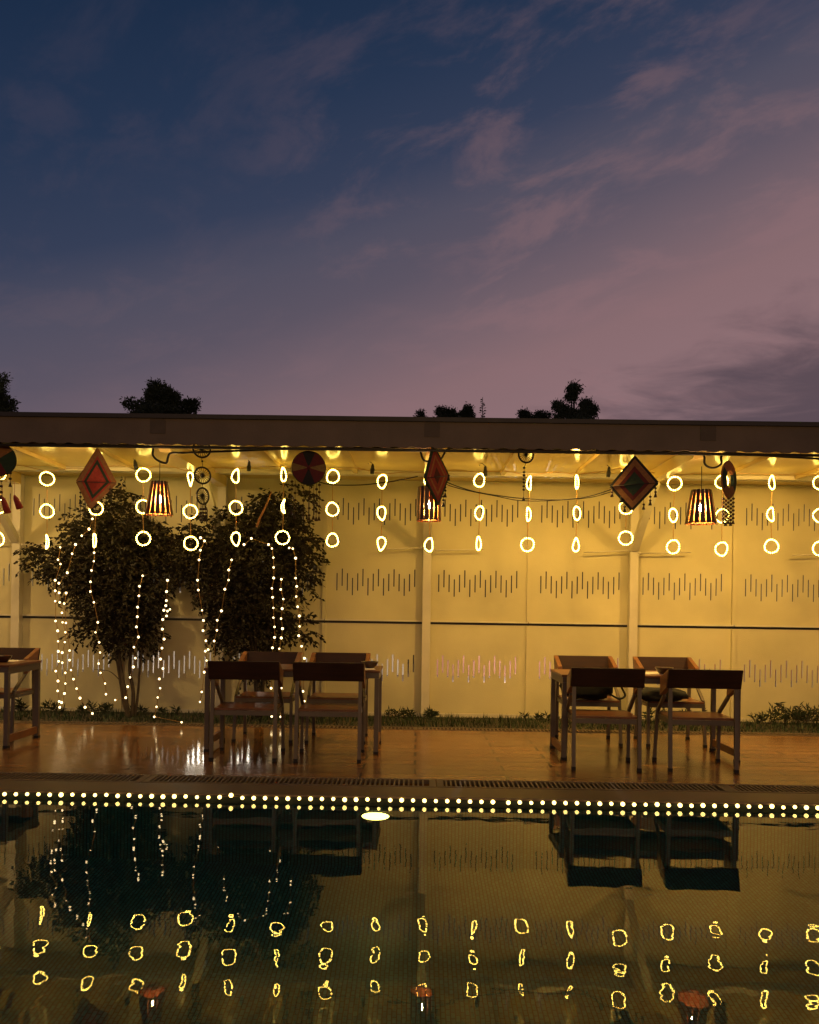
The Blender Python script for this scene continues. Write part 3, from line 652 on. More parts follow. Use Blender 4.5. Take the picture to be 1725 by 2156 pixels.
# unlit sockets hanging from the wire, and black cables
def socket(x, y, tilt, label):
    c = P(x, y, YR - 0.12); r = thing('lamp_socket', (c.x, c.y, c.z + 0.05), label, 'lamp socket', 'unlit black sockets on the wire')
    b = MB().tube([(0, 0, 0.02), (0.006 * tilt, 0, 0.0), (0.012 * tilt, 0, -0.03)], [0.010, 0.017, 0.019], 10).tube([(0.012 * tilt, 0, -0.03), (0.03 * tilt, 0, -0.085)], [0.024, 0.022], 12)
    b.build('body', M['cable'], r); MB().tube(smooth_path([(0, 0, 0.02), (-0.03, 0, 0.045), (-0.06, 0.06, 0.05), (-0.05, 0.12, 0.04)], 5), 0.004, 5).build('lead', M['cable'], r)
socket(283, 982, .9, 'small black socket between left red diamond and left lamp')
socket(525, 985, -.2, 'small black socket between the wheels and the red disc')
socket(785, 991, -.2, 'small black socket right of the dark red disc')
socket(1022, 995, .1, 'small black socket just right of the middle red diamond')
socket(1283, 997, -.3, 'small black socket just left of the green diamond')
def cable(pts, Y, label, r=0.006, two=False):
    b = MB(); q = smooth_path([P(x, y, Y) for x, y in pts], 6); b.tube(q, r, 5)
    if two: b.tube([p + Vector((0, 0.01, -0.012 - 0.01 * math.sin(i * 0.35))) for i, p in enumerate(q)], r * .8, 5)
    tag(b.build('slack_cable', M['cable'], None, q[0]), label, 'cable')
cable([(655, 1008), (680, 1017), (705, 1021), (760, 1021), (800, 1017), (830, 1013), (880, 1003)], 8.6, 'black slack cable hanging between the red disc and middle lamp')
cable([(925, 1006), (950, 1019), (1000, 1035), (1060, 1045), (1110, 1050), (1180, 1052), (1240, 1045), (1300, 1026), (1340, 1010)], 8.4, 'doubled black slack cable between the middle and right diamonds', 0.0058, True)
q0 = P(572, 1035, 9.0)
rp = [P(572, 1035, 9.05), P(560, 1065, 9.02), P(548, 1090, 9.0), P(540, 1110, 9.0)]
tag(MB().tube(smooth_path(rp, 5), [0.005 + 0.006 * min(1, i / 6) for i in range(16)], 6).build('orange_rope', mat('orange_rope', (0.30, 0.13, 0.05), 0.9, var=0.4, vscale=60), None, q0), 'short orange rope slanting across the top of the second tree', 'rope')

# ------------------------------------------------------------------ pendant lamps
def pendant(xc, ytop, ybot, wtop, wbot, ycord, Y, label, n=16, gap=0.22, tilt=0.0):
    top, bot = P(xc, ytop, Y), P(xc, ybot, Y); hgt = top.z - bot.z; k = Y / F
    rt, rb = wtop * k / 2, wbot * k / 2
    r = thing('pendant_lamp', bot, label, 'pendant lamp', 'slatted pendant lamps under the canopy'); b = MB()
    for i in range(n):
        a0 = 2 * PI * (i + gap / 2) / n; a1 = 2 * PI * (i + 1 - gap / 2) / n; vs = []
        for z, rad in ((0, rb), (hgt, rt)):
            for rr in (rad, rad - 0.006):
                for a_ in (a0, a1): vs.append((rr * math.cos(a_), rr * math.sin(a_), z))
        b.add(vs, [(0, 1, 5, 4), (0, 4, 6, 2), (1, 3, 7, 5), (0, 2, 3, 1), (4, 5, 7, 6)], 0); b.add(vs, [(2, 6, 7, 3)], 1)
    b.build('lamp_shade', [M['slat'], M['slatin']], r)
    ro = MB()
    for z, rad in ((0.012, rb - 0.009), (hgt - 0.012, rt - 0.009)): ro.tube([(rad * math.cos(2 * PI * i / 24), rad * math.sin(2 * PI * i / 24), z) for i in range(24)], 0.005, 5, closed=True)
    ro.tube([(-rt + .01, 0, hgt - .012), (rt - .01, 0, hgt - .012)], 0.004, 5); ro.build('hoop', M['woodd'], r)
    zc2 = P(xc, ycord, Y).z - bot.z
    MB().tube([(0, 0, zc2), (0.002, 0, (zc2 + hgt) / 2), (0, 0, hgt * 0.72)], 0.004, 5).build('cord', M['cable'], r)
    MB().tube([(0, 0, hgt * 0.72), (0, 0, hgt * 0.60)], 0.016, 10).build('socket', M['cable'], r)
    MB().sphere((0, 0, hgt * 0.47), 0.026, 8, 12, 0, 1.2).build('bulb', M['lampbulb'], r)
    return r
pendant(335, 1014, 1084, 35, 60, 970, 7.64, 'tapered slatted wooden pendant lamp at left beside the small wheels')
pendant(903, 1026, 1097, 50, 54, 970, 7.72, 'straight sided slatted pendant lamp in the middle, partly behind a diamond', 16)
pendant(1476, 1032, 1103, 42, 66, 982, 7.64, 'tapered slatted wooden pendant lamp at right beside the oval ring')

# ------------------------------------------------------------------ hanging ornaments
def beads(parent, org, top, zlist, mk='bead', r=0.011, cone=False, string_to=None):
    b = MB(); zl = min(zlist); b.tube([top, Vector((top.x, top.y, zl))], 0.0022, 4, 0)
    for i, z in enumerate(zlist):
        if cone and i == len(zlist) - 1: b.tube([(top.x, top.y, z + 0.02), (top.x, top.y, z - 0.018)], [0.005, 0.017], 8, 0)
        else: b.sphere((top.x, top.y, z), r, 5, 8, 0, 0.8)
    return b.build('bead_string', M[mk], parent, org)
def diamond(top, bot, left, right, Y, bands, edge, label, dyaw, tassels):
    """woven yarn diamond; dyaw: depth difference between its left and right corner"""
    T, B_ = P(*top, Y), P(*bot, Y); Lf, Rt = P(*left, Y - dyaw / 2), P(*right, Y + dyaw / 2); C = (T + B_ + Lf + Rt) / 4
    r = thing('yarn_diamond', T, label, 'hanging ornament', 'woven yarn diamonds under the canopy')
    cs = [T, Rt, B_, Lf]; b = MB(); nrm = ((Rt - Lf).cross(T - B_)).normalized()
    if nrm.y > 0: nrm = -nrm
    ks = [1.0] + [k for k, _ in bands[1:]] + [0.0]
    for i, (k, mk) in enumerate(bands):
        k0, k1 = ks[i], ks[i + 1]
        for sgn in (1, -1):
            o_ = nrm * (0.008 * sgn)
            for j in range(4):
                p, q = cs[j], cs[(j + 1) % 4]; kk = (k0, k1)
                vs = [C + (p - C) * k0 + o_, C + (q - C) * k0 + o_, C + (q - C) * k1 + o_ * (1.3), C + (p - C) * k1 + o_ * 1.3]
                b.add(vs, [(0, 1, 2, 3) if sgn > 0 else (3, 2, 1, 0)], i)
    b.build('woven_panel', [M[mk] for _, mk in bands], r, T)
    e = MB()
    for j in range(4): e.beam(cs[j], cs[(j + 1) % 4], 0.022, 0.018, up=nrm)
    e.build('frame', M[edge], r, T)
    e = MB().tube([Lf + nrm * .012, Rt + nrm * .012], 0.003, 4).tube([T + Vector((0, 0, .0)), T + Vector((0, 0.01, .05))], 0.003, 4); e.build('cross_stick', M['cable'], r, T)
    for (x, y0, ys, mk) in tassels:
        tp = P(x, y0, Y); beads(r, T, tp, [P(x, yv, Y).z for yv in ys], mk, 0.0125, True)
    return r
diamond((205.6, 946), (190, 1069), (163, 1014), (243, 1017), 7.6, [(1, 'ytan'), (.80, 'yred'), (.68, 'ygreen'), (.52, 'yred')], 'ybrown', 'tilted red woven diamond with green band left of the left lamp', 0.27,
        [(170, 1020, (1030, 1037, 1046, 1057), 'beadk'), (178, 1040, (1062, 1070, 1082), 'beadk'), (232, 1022, (1030, 1036), 'bead')])
diamond((913, 938), (922, 1062), (895, 1007), (944, 1002), 7.58, [(1, 'yred'), (.72, 'yorange'), (.58, 'yred'), (.3, 'ydkred')], 'ygreen', 'narrow turned red and orange woven diamond before the middle lamp', 0.38,
        [(945, 1003, (1001, 1008), 'beadk'), (938, 1020, (1026, 1033, 1043), 'beadk'), (934, 1035, (1046, 1053, 1063), 'beadk'), (899, 1010, (1012, 1018), 'bead')])
diamond((1337, 962), (1331, 1074), (1286, 1024), (1385, 1017), 7.6, [(1, 'ybrown'), (.66, 'ydkred'), (.46, 'ygreen')], 'yblack', 'wide woven diamond with dark green centre and orange border', -0.05,
        [(1381, 1020, (1028, 1036, 1043), 'bead'), (1370, 1030, (1046, 1054, 1060), 'bead'), (1356, 1045, (1062, 1069), 'bead'), (1289, 1028, (1036, 1042), 'bead'), (1308, 1050, (1048, 1054), 'beadk'), (1316, 1058, (1058, 1067, 1074), 'beadk')])

def disc(xc, yc, rpx, Y, sectors, label, name='woven_disc', inner=0.0, squash=1.0, mats=None, strings=(), cat='hanging ornament'):
    C = P(xc, yc, Y); R = rpx * Y / F; r = thing(name, C + Vector((0, 0, R)), label, cat); O = C + Vector((0, 0, R)); n = 48
    yaw = math.acos(squash) - math.atan2(C.x, C.y); ax = Vector((math.cos(yaw), math.sin(yaw), 0)); nr = Vector((math.sin(yaw), -math.cos(yaw), 0)); b = MB()
    for i in range(n):
        mi = sectors(360 * (i + .5) / n); a0, a1 = 2 * PI * i / n, 2 * PI * (i + 1) / n
        def q(a, rr, o): return C + ax * (rr * math.cos(a)) + Vector((0, 0, rr * math.sin(a))) + nr * o
        for o in (0.009, -0.009):
            vs = [q(a0, R, o), q(a1, R, o), q(a1, R * inner, o * 1.6), q(a0, R * inner, o * 1.6)]
            if inner == 0: b.add(vs[:3], [(0, 1, 2) if o > 0 else (2, 1, 0)], mi)
            else: b.add(vs, [(0, 1, 2, 3) if o > 0 else (3, 2, 1, 0)], mi)
        b.add([q(a0, R, .009), q(a1, R, .009), q(a1, R, -.009), q(a0, R, -.009)], [(0, 3, 2, 1)], mi)
        if inner: b.add([q(a0, R * inner, .0144), q(a1, R * inner, .0144), q(a1, R * inner, -.0144), q(a0, R * inner, -.0144)], [(0, 1, 2, 3)], mi)
    b.build('woven_panel', [M[k] for k in mats], r, O)
    MB().tube([C + ax * (R * math.cos(2 * PI * i / n)) + Vector((0, 0, R * math.sin(2 * PI * i / n))) for i in range(n)], 0.008, 5, closed=True).build('rim', M['yblack'] if inner == 0 else M['ybrown'], r, O)
    if inner == 0: MB().sphere(C + nr * .012, 0.018, 6, 10).build('hub', M['ydkred'], r, O)
    for (x, y0, ys, mk) in strings: beads(r, O, P(x, y0, Y), [P(x, v, Y).z for v in ys], mk, 0.0150, True)
    MB().tube([O, O + Vector((0, 0.02, 0.06))], 0.003, 4).build('loop', M['cable'], r, O)
    return r
def sec_center(a):
    if abs(a - 90) < 22 or abs(a - 270) < 22: return 1
    if a < 14 or a > 346 or abs(a - 180) < 14: return 2
    return 0
disc(650, 985, 34.5, 7.62, sec_center, 'dark red woven disc with black wedges and bead strings', mats=('ydkred', 'yblack', 'yochre'), strings=[
    (615, 1008, (1014, 1030, 1045, 1062, 1080), 'bead'), (622, 1012, (1022, 1038, 1053, 1070, 1088), 'bead'), (640, 1019, (1036, 1054, 1070, 1083), 'bead'), (652, 1019, (1036, 1050, 1070, 1085, 1092), 'bead'),
    (661, 1018, (1046, 1058, 1073, 1090), 'bead'), (667, 1014, (1030, 1043, 1060, 1077, 1093), 'bead'), (673, 1010, (1021, 1036, 1049, 1066, 1080, 1092), 'bead')])
disc(-4, 967, 34, 7.62, lambda a: 1 if (a > 300 or a < 35) else (2 if a < 180 else 0), 'brown and dark green woven disc cut off by the left edge', mats=('ydkred', 'ygreen', 'ybrown'),
     strings=[(3, 1000, (1012, 1024, 1036, 1047), 'bead'), (22, 990, (996, 1008, 1021), 'bead')])
disc(1535, 1010, 38, 7.58, lambda a: 1 if (a < 40 or a > 325 or 140 < a < 215) else (0 if a < 180 else 2), 'orange and green woven ring seen edgewise with a bead curtain', name='woven_ring', inner=0.52, squash=0.36,
     mats=('yorange', 'ygreen', 'ybrown'), strings=[(1524 + i * 5.2, 1044 - abs(i - 2) * 3, [1050 + j * 8.2 + (i % 2) * 4 for j in range(7)], 'bead') for i in range(5)])
# red tassels below the left disc
for (x0, y0, x1, y1, lab) in ((5, 1049, 16, 1080, 'larger dark red tassel hanging at the left edge'), (30, 1046, 42, 1070, 'smaller dark red tassel before the left edge post')):
    a_, b_ = P(x0, y0 - 3, 7.6), P(x1, y1, 7.6)
    tag(MB().tube([a_ + Vector((0, 0, .12)), a_], 0.002, 4, 0).tube([a_, a_.lerp(b_, .25), a_.lerp(b_, .5), b_], [0.008, 0.022, 0.025, 0.032], 10, 0).build('tassel', M['yred'], None, a_), lab, 'tassel')

def wheel(parent, org, xc, yc, rpx, Y, squash):
    C = P(xc, yc, Y); R = rpx * Y / F; yaw = math.acos(squash) - math.atan2(C.x, C.y); ax = Vector((math.cos(yaw), math.sin(yaw), 0)); n = 32; b = MB()
    def q(a, rr): return C + ax * (rr * math.cos(a)) + Vector((0, 0, rr * math.sin(a)))
    w = MB().tube([q(2 * PI * i / n, R) for i in range(n)], 0.0085, 6, closed=True); o = w.build('wheel', M['iron'], parent, org)
    for i in range(18): b.tube([q(2 * PI * i / 18, 0.012), q(2 * PI * i / 18, R)], 0.0030, 4)
    b.build('spoke', M['iron'], o, org); MB().sphere(C, 0.0155, 6, 8).build('hub', M['iron'], o, org)
    return C, R
YO = 7.6
o0 = P(425, 925, YO); wh = thing('wheel_mobile', o0, 'column of three small spoked wheels with beads beside left lamp', 'hanging ornament', 'spoked wheel mobiles under the canopy')
cs = [wheel(wh, o0, 425, 945, 18.2, YO, .97), wheel(wh, o0, 426.5, 1001, 17.2, YO, .95), wheel(wh, o0, 427, 1044.5, 17, YO, .72)]
b = MB().tube([o0 + Vector((0, 0, .03)), cs[0][0] + Vector((0, 0, cs[0][1]))], 0.003, 4)
for (c, R), (d, R2) in zip(cs, cs[1:]): b.tube([c - Vector((0, 0, R)), d + Vector((0, 0, R2))], 0.003, 4)
b.sphere(P(426, 971, YO), 0.010, 5, 8); b.build('hanging_cord', M['cable'], wh, o0)
for x in (423, 429, 434): beads(wh, o0, P(x, 1060, YO), [P(x, v, YO).z for v in (1072, 1080, 1087, 1095)], 'bead', 0.014)
o1 = P(1108, 938, YO); wh2 = thing('wheel_mobile', o1, 'single small spoked wheel trailing a black bead string', 'hanging ornament', 'spoked wheel mobiles under the canopy')
c, R = wheel(wh2, o1, 1108, 957, 17, YO, .9)
MB().tube([o1 + Vector((0, 0, .03)), c + Vector((0, 0, R))], 0.003, 4).tube([c - Vector((0, 0, R)), P(1104, 985, YO)], 0.0025, 4).build('hanging_cord', M['cable'], wh2, o1)
beads(wh2, o1, P(1104, 982, YO), [P(1104, v, YO).z for v in (985, 994, 1001, 1009, 1016, 1024, 1031, 1050)], 'beadk', 0.014, True)

# ------------------------------------------------------------------ trees and planting
def leaf(b, p, d, L_, w, rn, mi=0):
    d = d.normalized(); s = d.cross(Vector((rn.uniform(-1, 1), rn.uniform(-1, 1), rn.uniform(-.6, .6))))
    if s.length < 1e-4: return
    s.normalize(); m_ = p + d * (L_ * .45); nn = d.cross(s) * (w * .25)
    b.add([p, m_ + s * w / 2 + nn, p + d * L_, m_ - s * w / 2 + nn], [(0, 1, 2), (0, 2, 3)], mi)
def fig_tree(label, base_px, Y, blobs, stems, ntwig, seed, group):
    rn = random.Random(seed); B0 = G(*base_px); B0.y = Y; B0 = Vector((P(base_px[0], base_px[1], Y).x, Y, 0.0))
    r = thing('fig_tree', B0, label, 'tree', group); k = Y / F
    cb = MB(); tb_ = MB(); W_ = [rx * ry for _, _, rx, ry, _ in blobs]
    for _ in range(ntwig):
        x, y, rx, ry, dp = rn.choices(blobs, W_)[0]; rx, ry, dp, y = rx * .78, ry * .80, dp * .8, y - 6
        while True:
            a_, c_, e_ = rn.uniform(-1, 1), rn.uniform(-1, 1), rn.uniform(-1, 1)
            q = a_ * a_ + c_ * c_ + e_ * e_
            if q < 1 and rn.random() < 0.35 + 0.65 * q: break
        C = P(x + a_ * rx, y + c_ * ry, Y); p = Vector((C.x, Y + e_ * dp, C.z))
        out = Vector((a_, e_ * 0.6, 0.25 - c_ * .4)); out = out.normalized() if out.length > .01 else Vector((0, 0, 1))
        n = rn.randint(5, 9); st = rn.uniform(0.022, 0.032); d = (out + Vector((rn.uniform(-.5, .5), rn.uniform(-.5, .5), rn.uniform(-.2, .3)))).normalized(); pts = [p]
        for i in range(n):
            d = (d + Vector((rn.uniform(-.12, .12), rn.uniform(-.12, .12), -0.16))).normalized(); p = p + d * st
            if p.y > YW - 0.06: p.y = YW - 0.06 - rn.uniform(0, .03)
            pts.append(p)
            ld = d * .45 + Vector((rn.uniform(-.9, .9), rn.uniform(-.9, .9), -.30 + rn.uniform(-.5, .5)))
            leaf(cb, p, ld, rn.uniform(.045, .072), rn.uniform(.026, .038), rn)
        tb_.tube(pts[::3] + [pts[-1]], 0.0025, 3, caps=False)
    cb.build('crown', M['leaf'], r, B0); tb_.build('twigs', M['bark'], r, B0)
    s = MB()
    for pts, r0 in stems:
        path = smooth_path([Vector((P(x, y, Y).x, Y + dy_, max(-0.05, P(x, y, Y).z))) for x, y, dy_ in pts], 5)
        n = len(path); s.tube(path, [r0 * (1 - 0.65 * i / (n - 1)) for i in range(n)], 8)
    s.build('trunk', M['bark'], r, B0)
    return r
YT = 9.62
fig_tree('leafy multi stemmed fig tree with light strings, left of the pair', (272, 1508), YT,
    [(235, 1170, 78, 95, .36), (255, 1115, 55, 45, .3), (215, 1250, 70, 75, .34), (265, 1270, 72, 70, .34), (150, 1195, 55, 40, .25), (105, 1190, 40, 26, .18), (95, 1170, 30, 16, .12), (300, 1150, 48, 55, .28), (190, 1120, 45, 42, .25),
     (255, 1330, 60, 38, .26), (320, 1210, 30, 70, .2), (345, 1150, 22, 22, .12), (245, 1060, 36, 22, .15), (285, 1345, 48, 35, .2), (195, 1325, 32, 35, .2), (265, 1045, 18, 14, .1)],
    [([(270, 1512, 0), (266, 1470, -.02), (258, 1420, -.03), (250, 1370, 0), (243, 1300, .05), (225, 1200, .05), (205, 1130, 0)], .032), ([(276, 1512, .03), (279, 1460, .03), (272, 1410, .02), (275, 1350, 0), (270, 1250, -.1), (262, 1130, -.05)], .026),
     ([(281, 1512, .05), (287, 1460, .06), (292, 1410, .04), (296, 1340, .1), (305, 1230, .1), (315, 1150, .0)], .018), ([(272, 1511, -.03), (262, 1480, -.03), (255, 1430, -.05), (240, 1340, -.1), (190, 1240, -.15), (120, 1190, -.1)], .016),
     ([(256, 1432, -.05), (235, 1412, -.08), (200, 1408, -.1)], .006)], 1750, 11, 'fig trees against the wall')
fig_tree('leafy fig tree behind the left table, right of the pair', (545, 1506), YT,
    [(540, 1180, 105, 90, .38), (450, 1130, 60, 40, .28), (430, 1185, 55, 55, .28), (580, 1120, 58, 55, .3), (590, 1080, 42, 35, .2), (575, 1065, 30, 28, .2), (520, 1280, 88, 75, .34), (568, 1290, 56, 65, .3), (628, 1150, 30, 45, .2), (520, 1340, 75, 45, .26),
     (405, 1215, 36, 40, .2), (395, 1145, 26, 16, .12), (480, 1250, 55, 60, .3), (625, 1210, 36, 55, .2), (620, 1050, 22, 20, .1), (585, 1040, 14, 16, .08), (630, 1340, 22, 35, .15), (545, 1400, 45, 35, .18), (645, 1165, 18, 30, .1), (535, 1092, 30, 22, .12)],
    [([(543, 1510, 0), (541, 1450, 0), (535, 1390, -.03), (525, 1300, 0), (500, 1200, .05), (470, 1140, 0)], .036), ([(549, 1510, .03), (552, 1450, .02), (558, 1380, 0), (570, 1280, .05), (585, 1170, 0), (600, 1080, 0)], .03), ([(546, 1510, -.04), (546, 1440, -.06), (543, 1370, -.1), (540, 1270, -.12), (545, 1150, -.1)], .026)],
    1900, 12, 'fig trees against the wall')

# fairy light strings hung over the two trees: bulb positions read off two crops of the photo
def cz(ox, oy): return lambda x, y: ((ox + x / 2.837) / 1.484, (oy + y / 2.837) / 1.484)
A1, A2 = cz(80, 1520), cz(520, 1500)
fs = [
 (A1, 'fairy light string at the far left of the left tree, reaching the grass', [(310,540),(290,650),(312,688),(265,832),(265,925),(265,1017),(268,1193),(287,1280),(290,1373),(293,1462),(295,1550),(270,1637),(290,1725),(287,1812),(300,1905),(305,1958)]),
 (A1, 'fairy light string that starts inside the left crown, second from left', [(445,515),(415,597),(372,765),(298,858),(300,943),(305,1028),(325,1120),(330,1205),(355,1293),(350,1380),(327,1473),(328,1562),(355,1652),(355,1747),(347,1835),(322,1915)]),
 (A1, 'fairy light string slanting right towards the grass below the left tree', [(362,945),(345,1038),(360,1210),(392,1455),(392,1540),(405,1628),(427,1708),(455,1792),(485,1876),(530,1957),(595,2012)]),
 (A1, 'fairy light string hanging below the left red diamond', [(500,437),(565,378),(595,288),(610,588),(607,663),(587,745),(578,845),(577,932),(608,1027),(643,1205),(622,1293),(655,1382),(663,1472),(650,1570),(667,1652),(707,1747),(715,1842)]),
 (A1, 'fairy light string running down beside the left tree trunk', [(1040,792),(1012,885),(1007,970),(995,1070),(993,1155),(985,1245),(1003,1335),(963,1425),(975,1522),(958,1600),(928,1692),(908,1775),(890,1872),(797,1893)]),
 (A1, 'fairy light string with a knot of bulbs at right of left tree', [(1260,832),(1252,932),(1250,1012),(1245,1057),(1228,1098),(1282,1090),(1260,1105),(1252,1148),(1218,1180),(1215,1265),(1230,1353),(1212,1433),(1198,1530),(1220,1614),(1187,1706),(1195,1788),(1173,1870),(1163,1953),(1143,2042),(1385,2090)]),
 (A2, 'fairy light string down the left edge of the second tree', [(305,512),(340,540),(303,622),(292,708),(278,888),(285,975),(318,1155),(330,1245),(327,1335),(352,1425),(372,1503),(347,1517),(358,1600),(337,1703),(315,1878),(300,1967)]),
 (A2, 'fairy light string slanting left across the second tree', [(580,708),(555,797),(553,887),(520,968),(490,1160),(452,1243),(450,1332),(425,1427),(437,1810)]),
 (A2, 'straight fairy light string through the middle of the second tree', [(690,572),(755,518),(907,572),(937,607),(950,688),(952,775),(953,868),(937,960),(943,1040),(950,1133),(950,1220),(960,1302),(960,1395),(942,1487),(930,1845),(935,1968),(935,2095)]),
 (A2, 'fairy light string close beside the straight one in the second tree', [(1020,880),(1015,970),(1038,1055),(1028,1140),(1018,1228),(1030,1317),(1020,1400),(1002,1495),(1020,1843),(1018,1905),(1012,1968),(1015,2098)]),
 (A2, 'fairy light string down the right edge of the second tree', [(1090,602),(1122,608),(1147,693),(1147,870),(1157,943),(1152,1033),(1165,1123),(1180,1205),(1182,1297),(1175,1380),(1200,1473),(1225,1580),(1212,1873),(1225,1960),(1210,2110)])]
fb = bpy.data.meshes.new('tmp'); proto = None
for si, (fn, lab, pts) in enumerate(fs):
    ws = []
    for (x, y) in pts:
        px, py = fn(x, y); q = P(px, py, 9.18)
        if q.z < 0.06: q = G(px, py, 0.06)
        ws.append(q)
    top = Vector(ws[0]); r = thing('fairy_light_string', top, lab, 'fairy lights', 'fairy light strings over the two trees')
    MB().tube([top + Vector((0, .2, .03))] + ws, 0.0034, 4).build('wire', M['wire'], r, top)
    for i, q in enumerate(ws):
        if proto is None: o = proto = MB().sphere((0, 0, 0), 0.0125, 6, 8).build('bulb', M['fairy'], r)
        else: o = proto.copy(); COL.objects.link(o); o.parent = r
        o.location = q - top + Vector((0, -.008, 0)); s_ = random.uniform(.75, 1.12); o.scale = (s_, s_, s_)

# grass strip and plants at the wall foot
rn = random.Random(21); gb = MB()
for _ in range(12000):
    x = rn.uniform(-6.3, 6.3); y = 9.22 + (YW - 0.06 - 9.22) * rn.random() ** 1.1; h = rn.uniform(.025, .075) * (0.75 + .5 * math.sin(x * 3.1 + 1.7 * math.sin(x * 7)) ** 2); a_ = rn.uniform(0, 2 * PI); l = rn.uniform(.01, .05); w = rn.uniform(.003, .006)
    c_, s_ = math.cos(a_), math.sin(a_)
    gb.add([(x - s_ * w, y + c_ * w, 0), (x + s_ * w, y - c_ * w, 0), (x + c_ * l, y + s_ * l, h)], [(0, 1, 2)])
tag(gb.build('grass', M['grass']), kind='stuff')
def leafy_plant(x, y, nst, hgt, spread, seed, label, ll=.11):
    rn = random.Random(seed); r = thing('leafy_plant', (x, y, 0), label, 'plant', 'leafy plants along the wall foot'); b = MB(); s = MB()
    for _ in range(nst):
        d = Vector((rn.gauss(0, spread), rn.gauss(0, spread * .35) - .1, 1)).normalized(); p = Vector((rn.gauss(0, spread * .35), rn.gauss(0, .03), 0)); h = hgt * rn.uniform(.55, 1); n = 7; pts = [p.copy()]
        for i in range(n):
            p = p + d * (h / n); d = (d + Vector((rn.uniform(-.15, .15), rn.uniform(-.12, .1), -.05))).normalized(); pts.append(p.copy())
            if i > 0:
                for _k in range(2):
                    leaf(b, p, Vector((rn.uniform(-1, 1), rn.uniform(-.8, .4), rn.uniform(-.1, .9))), ll * rn.uniform(.7, 1.2), ll * .2, rn)
        s.tube(pts, 0.004, 4)
    b.build('foliage', M['leafb'], r); s.build('stem', M['bark'], r)
for (px, py, n, h, sp_, lab) in ((116, 1496, 5, .22, .3, 'small leafy plant at the wall foot by the leftmost light string'), (165, 1497, 4, .16, .3, 'low sprig at the wall foot left of the left trunk'), (218, 1497, 7, .24, .35, 'upright tuft just left of the left tree trunk'),
        (320, 1500, 6, .16, .4, 'low tuft just right of the left tree trunk'), (847, 1505, 9, .22, .6, 'dark bushy tuft left of the center post foot'), (908, 1505, 5, .16, .3, 'small tuft right of the center post foot'),
        (40, 1497, 6, .26, .4, 'leafy plant behind the table at the left edge'), (1383, 1508, 5, .3, .35, 'thin sprig seen below the seats of the right table'), (1455, 1505, 4, .25, .3, 'small sprig behind the right end of the right table'),
        (1615, 1508, 9, .22, .6, 'low dark green plant left of the bushiest plant'), (1662, 1508, 16, .34, .5, 'bushiest dark green plant at the wall foot on the right'), (1715, 1510, 12, .28, .5, 'dark green plant cut by the right edge'), (1250, 1508, 4, .12, .4, 'tiny tuft behind the left legs of the right table'), (1130, 1508, 5, .13, .5, 'low tuft on the grass between the two tables')):
    q = P(px, py, YW - 0.2); leafy_plant(q.x, YW - 0.2, n, h * (.8 if px > 1500 else .62), sp_ * .8, int(px), lab, .085)

# trees standing beyond the roof
def far_tree(name, label, Y, base_px, blobs, seed, leafsz, n, kind='round', trunk=None, mk='leaff'):
    rn = random.Random(seed); bx_ = P(base_px, 1000, Y).x; B0 = Vector((bx_, Y, -0.1)); r = thing(name, B0, label, 'tree', 'trees beyond the canopy roof')
    b = MB(); W_ = [rx * ry for _, _, rx, ry in blobs]; k = Y / F; s = MB()
    topz = max(P(x, y - ry, Y).z for x, y, rx, ry in blobs); top = Vector((bx_, Y, topz * .86))
    s.tube([B0, B0.lerp(top, .5), top], [0.02 * topz, 0.014 * topz, 0.004 * topz], 8)
    for (x, y, rx, ry) in blobs:
        C = P(x, y, Y); s.tube([Vector((bx_, Y, max(0.2, C.z * .72))), Vector(((bx_ + C.x) / 2, Y, C.z * .9)), C], [0.008 * topz, 0.005 * topz, 0.002 * topz], 5)
    for _ in range(n):
        x, y, rx, ry = rn.choices(blobs, W_)[0]; rx, ry = rx * .86, ry * .86
        while True:
            a_, c_, e_ = rn.uniform(-1, 1), rn.uniform(-1, 1), rn.uniform(-1, 1); q = a_ * a_ + c_ * c_ + e_ * e_
            if q < 1 and rn.random() < .3 + .7 * q: break
        C = P(x + a_ * rx, y + c_ * ry, Y); p = Vector((C.x, Y + e_ * rx * k, C.z))
        for _k in range(4):
            d = Vector((a_ + rn.uniform(-1, 1), e_ + rn.uniform(-1, 1), -c_ + rn.uniform(-.9, .9))) if kind == 'round' else Vector((rn.uniform(-.8, .8) + a_ * .6, rn.uniform(-.8, .8), -1.0 + rn.uniform(-.3, .6)))
            leaf(b, p + Vector((rn.uniform(-1, 1), rn.uniform(-1, 1), rn.uniform(-1, 1))) * leafsz * 1.7 * rn.random() ** 1.5, d, leafsz * rn.uniform(.7, 1.3), leafsz * .42, rn)
    b.build('crown', M[mk], r, B0); s.build('trunk', M['bark'], r, B0)
    return r
far_tree('broadleaf_tree', 'dark tree at the left edge above the roof', 22, -25, [(-8, 835, 18, 40), (8, 800, 9, 14), (16, 855, 18, 18), (-20, 850, 40, 50), (-5, 900, 55, 50)], 31, .09, 2200)
far_tree('broadleaf_tree', 'bushy lobed tree top above the left part of the roof', 26, 338, [(338, 838, 32, 28), (300, 858, 20, 16), (272, 850, 12, 11), (330, 815, 14, 11), (360, 838, 20, 18), (385, 858, 22, 16), (340, 885, 75, 30), (407, 855, 11, 16), (318, 830, 10, 14)], 32, .10, 3200)
far_tree('broadleaf_tree', 'tiny tree tip left of the middle row above the roof', 34, 886, [(886, 872, 7, 5), (886, 888, 14, 14)], 33, .10, 330)
far_tree('broadleaf_tree', 'rounded small tree top over the middle of the roof', 34, 932, [(927, 866, 7, 9), (938, 870, 12, 9), (950, 872, 10, 10), (940, 890, 30, 16)], 34, .11, 1000)
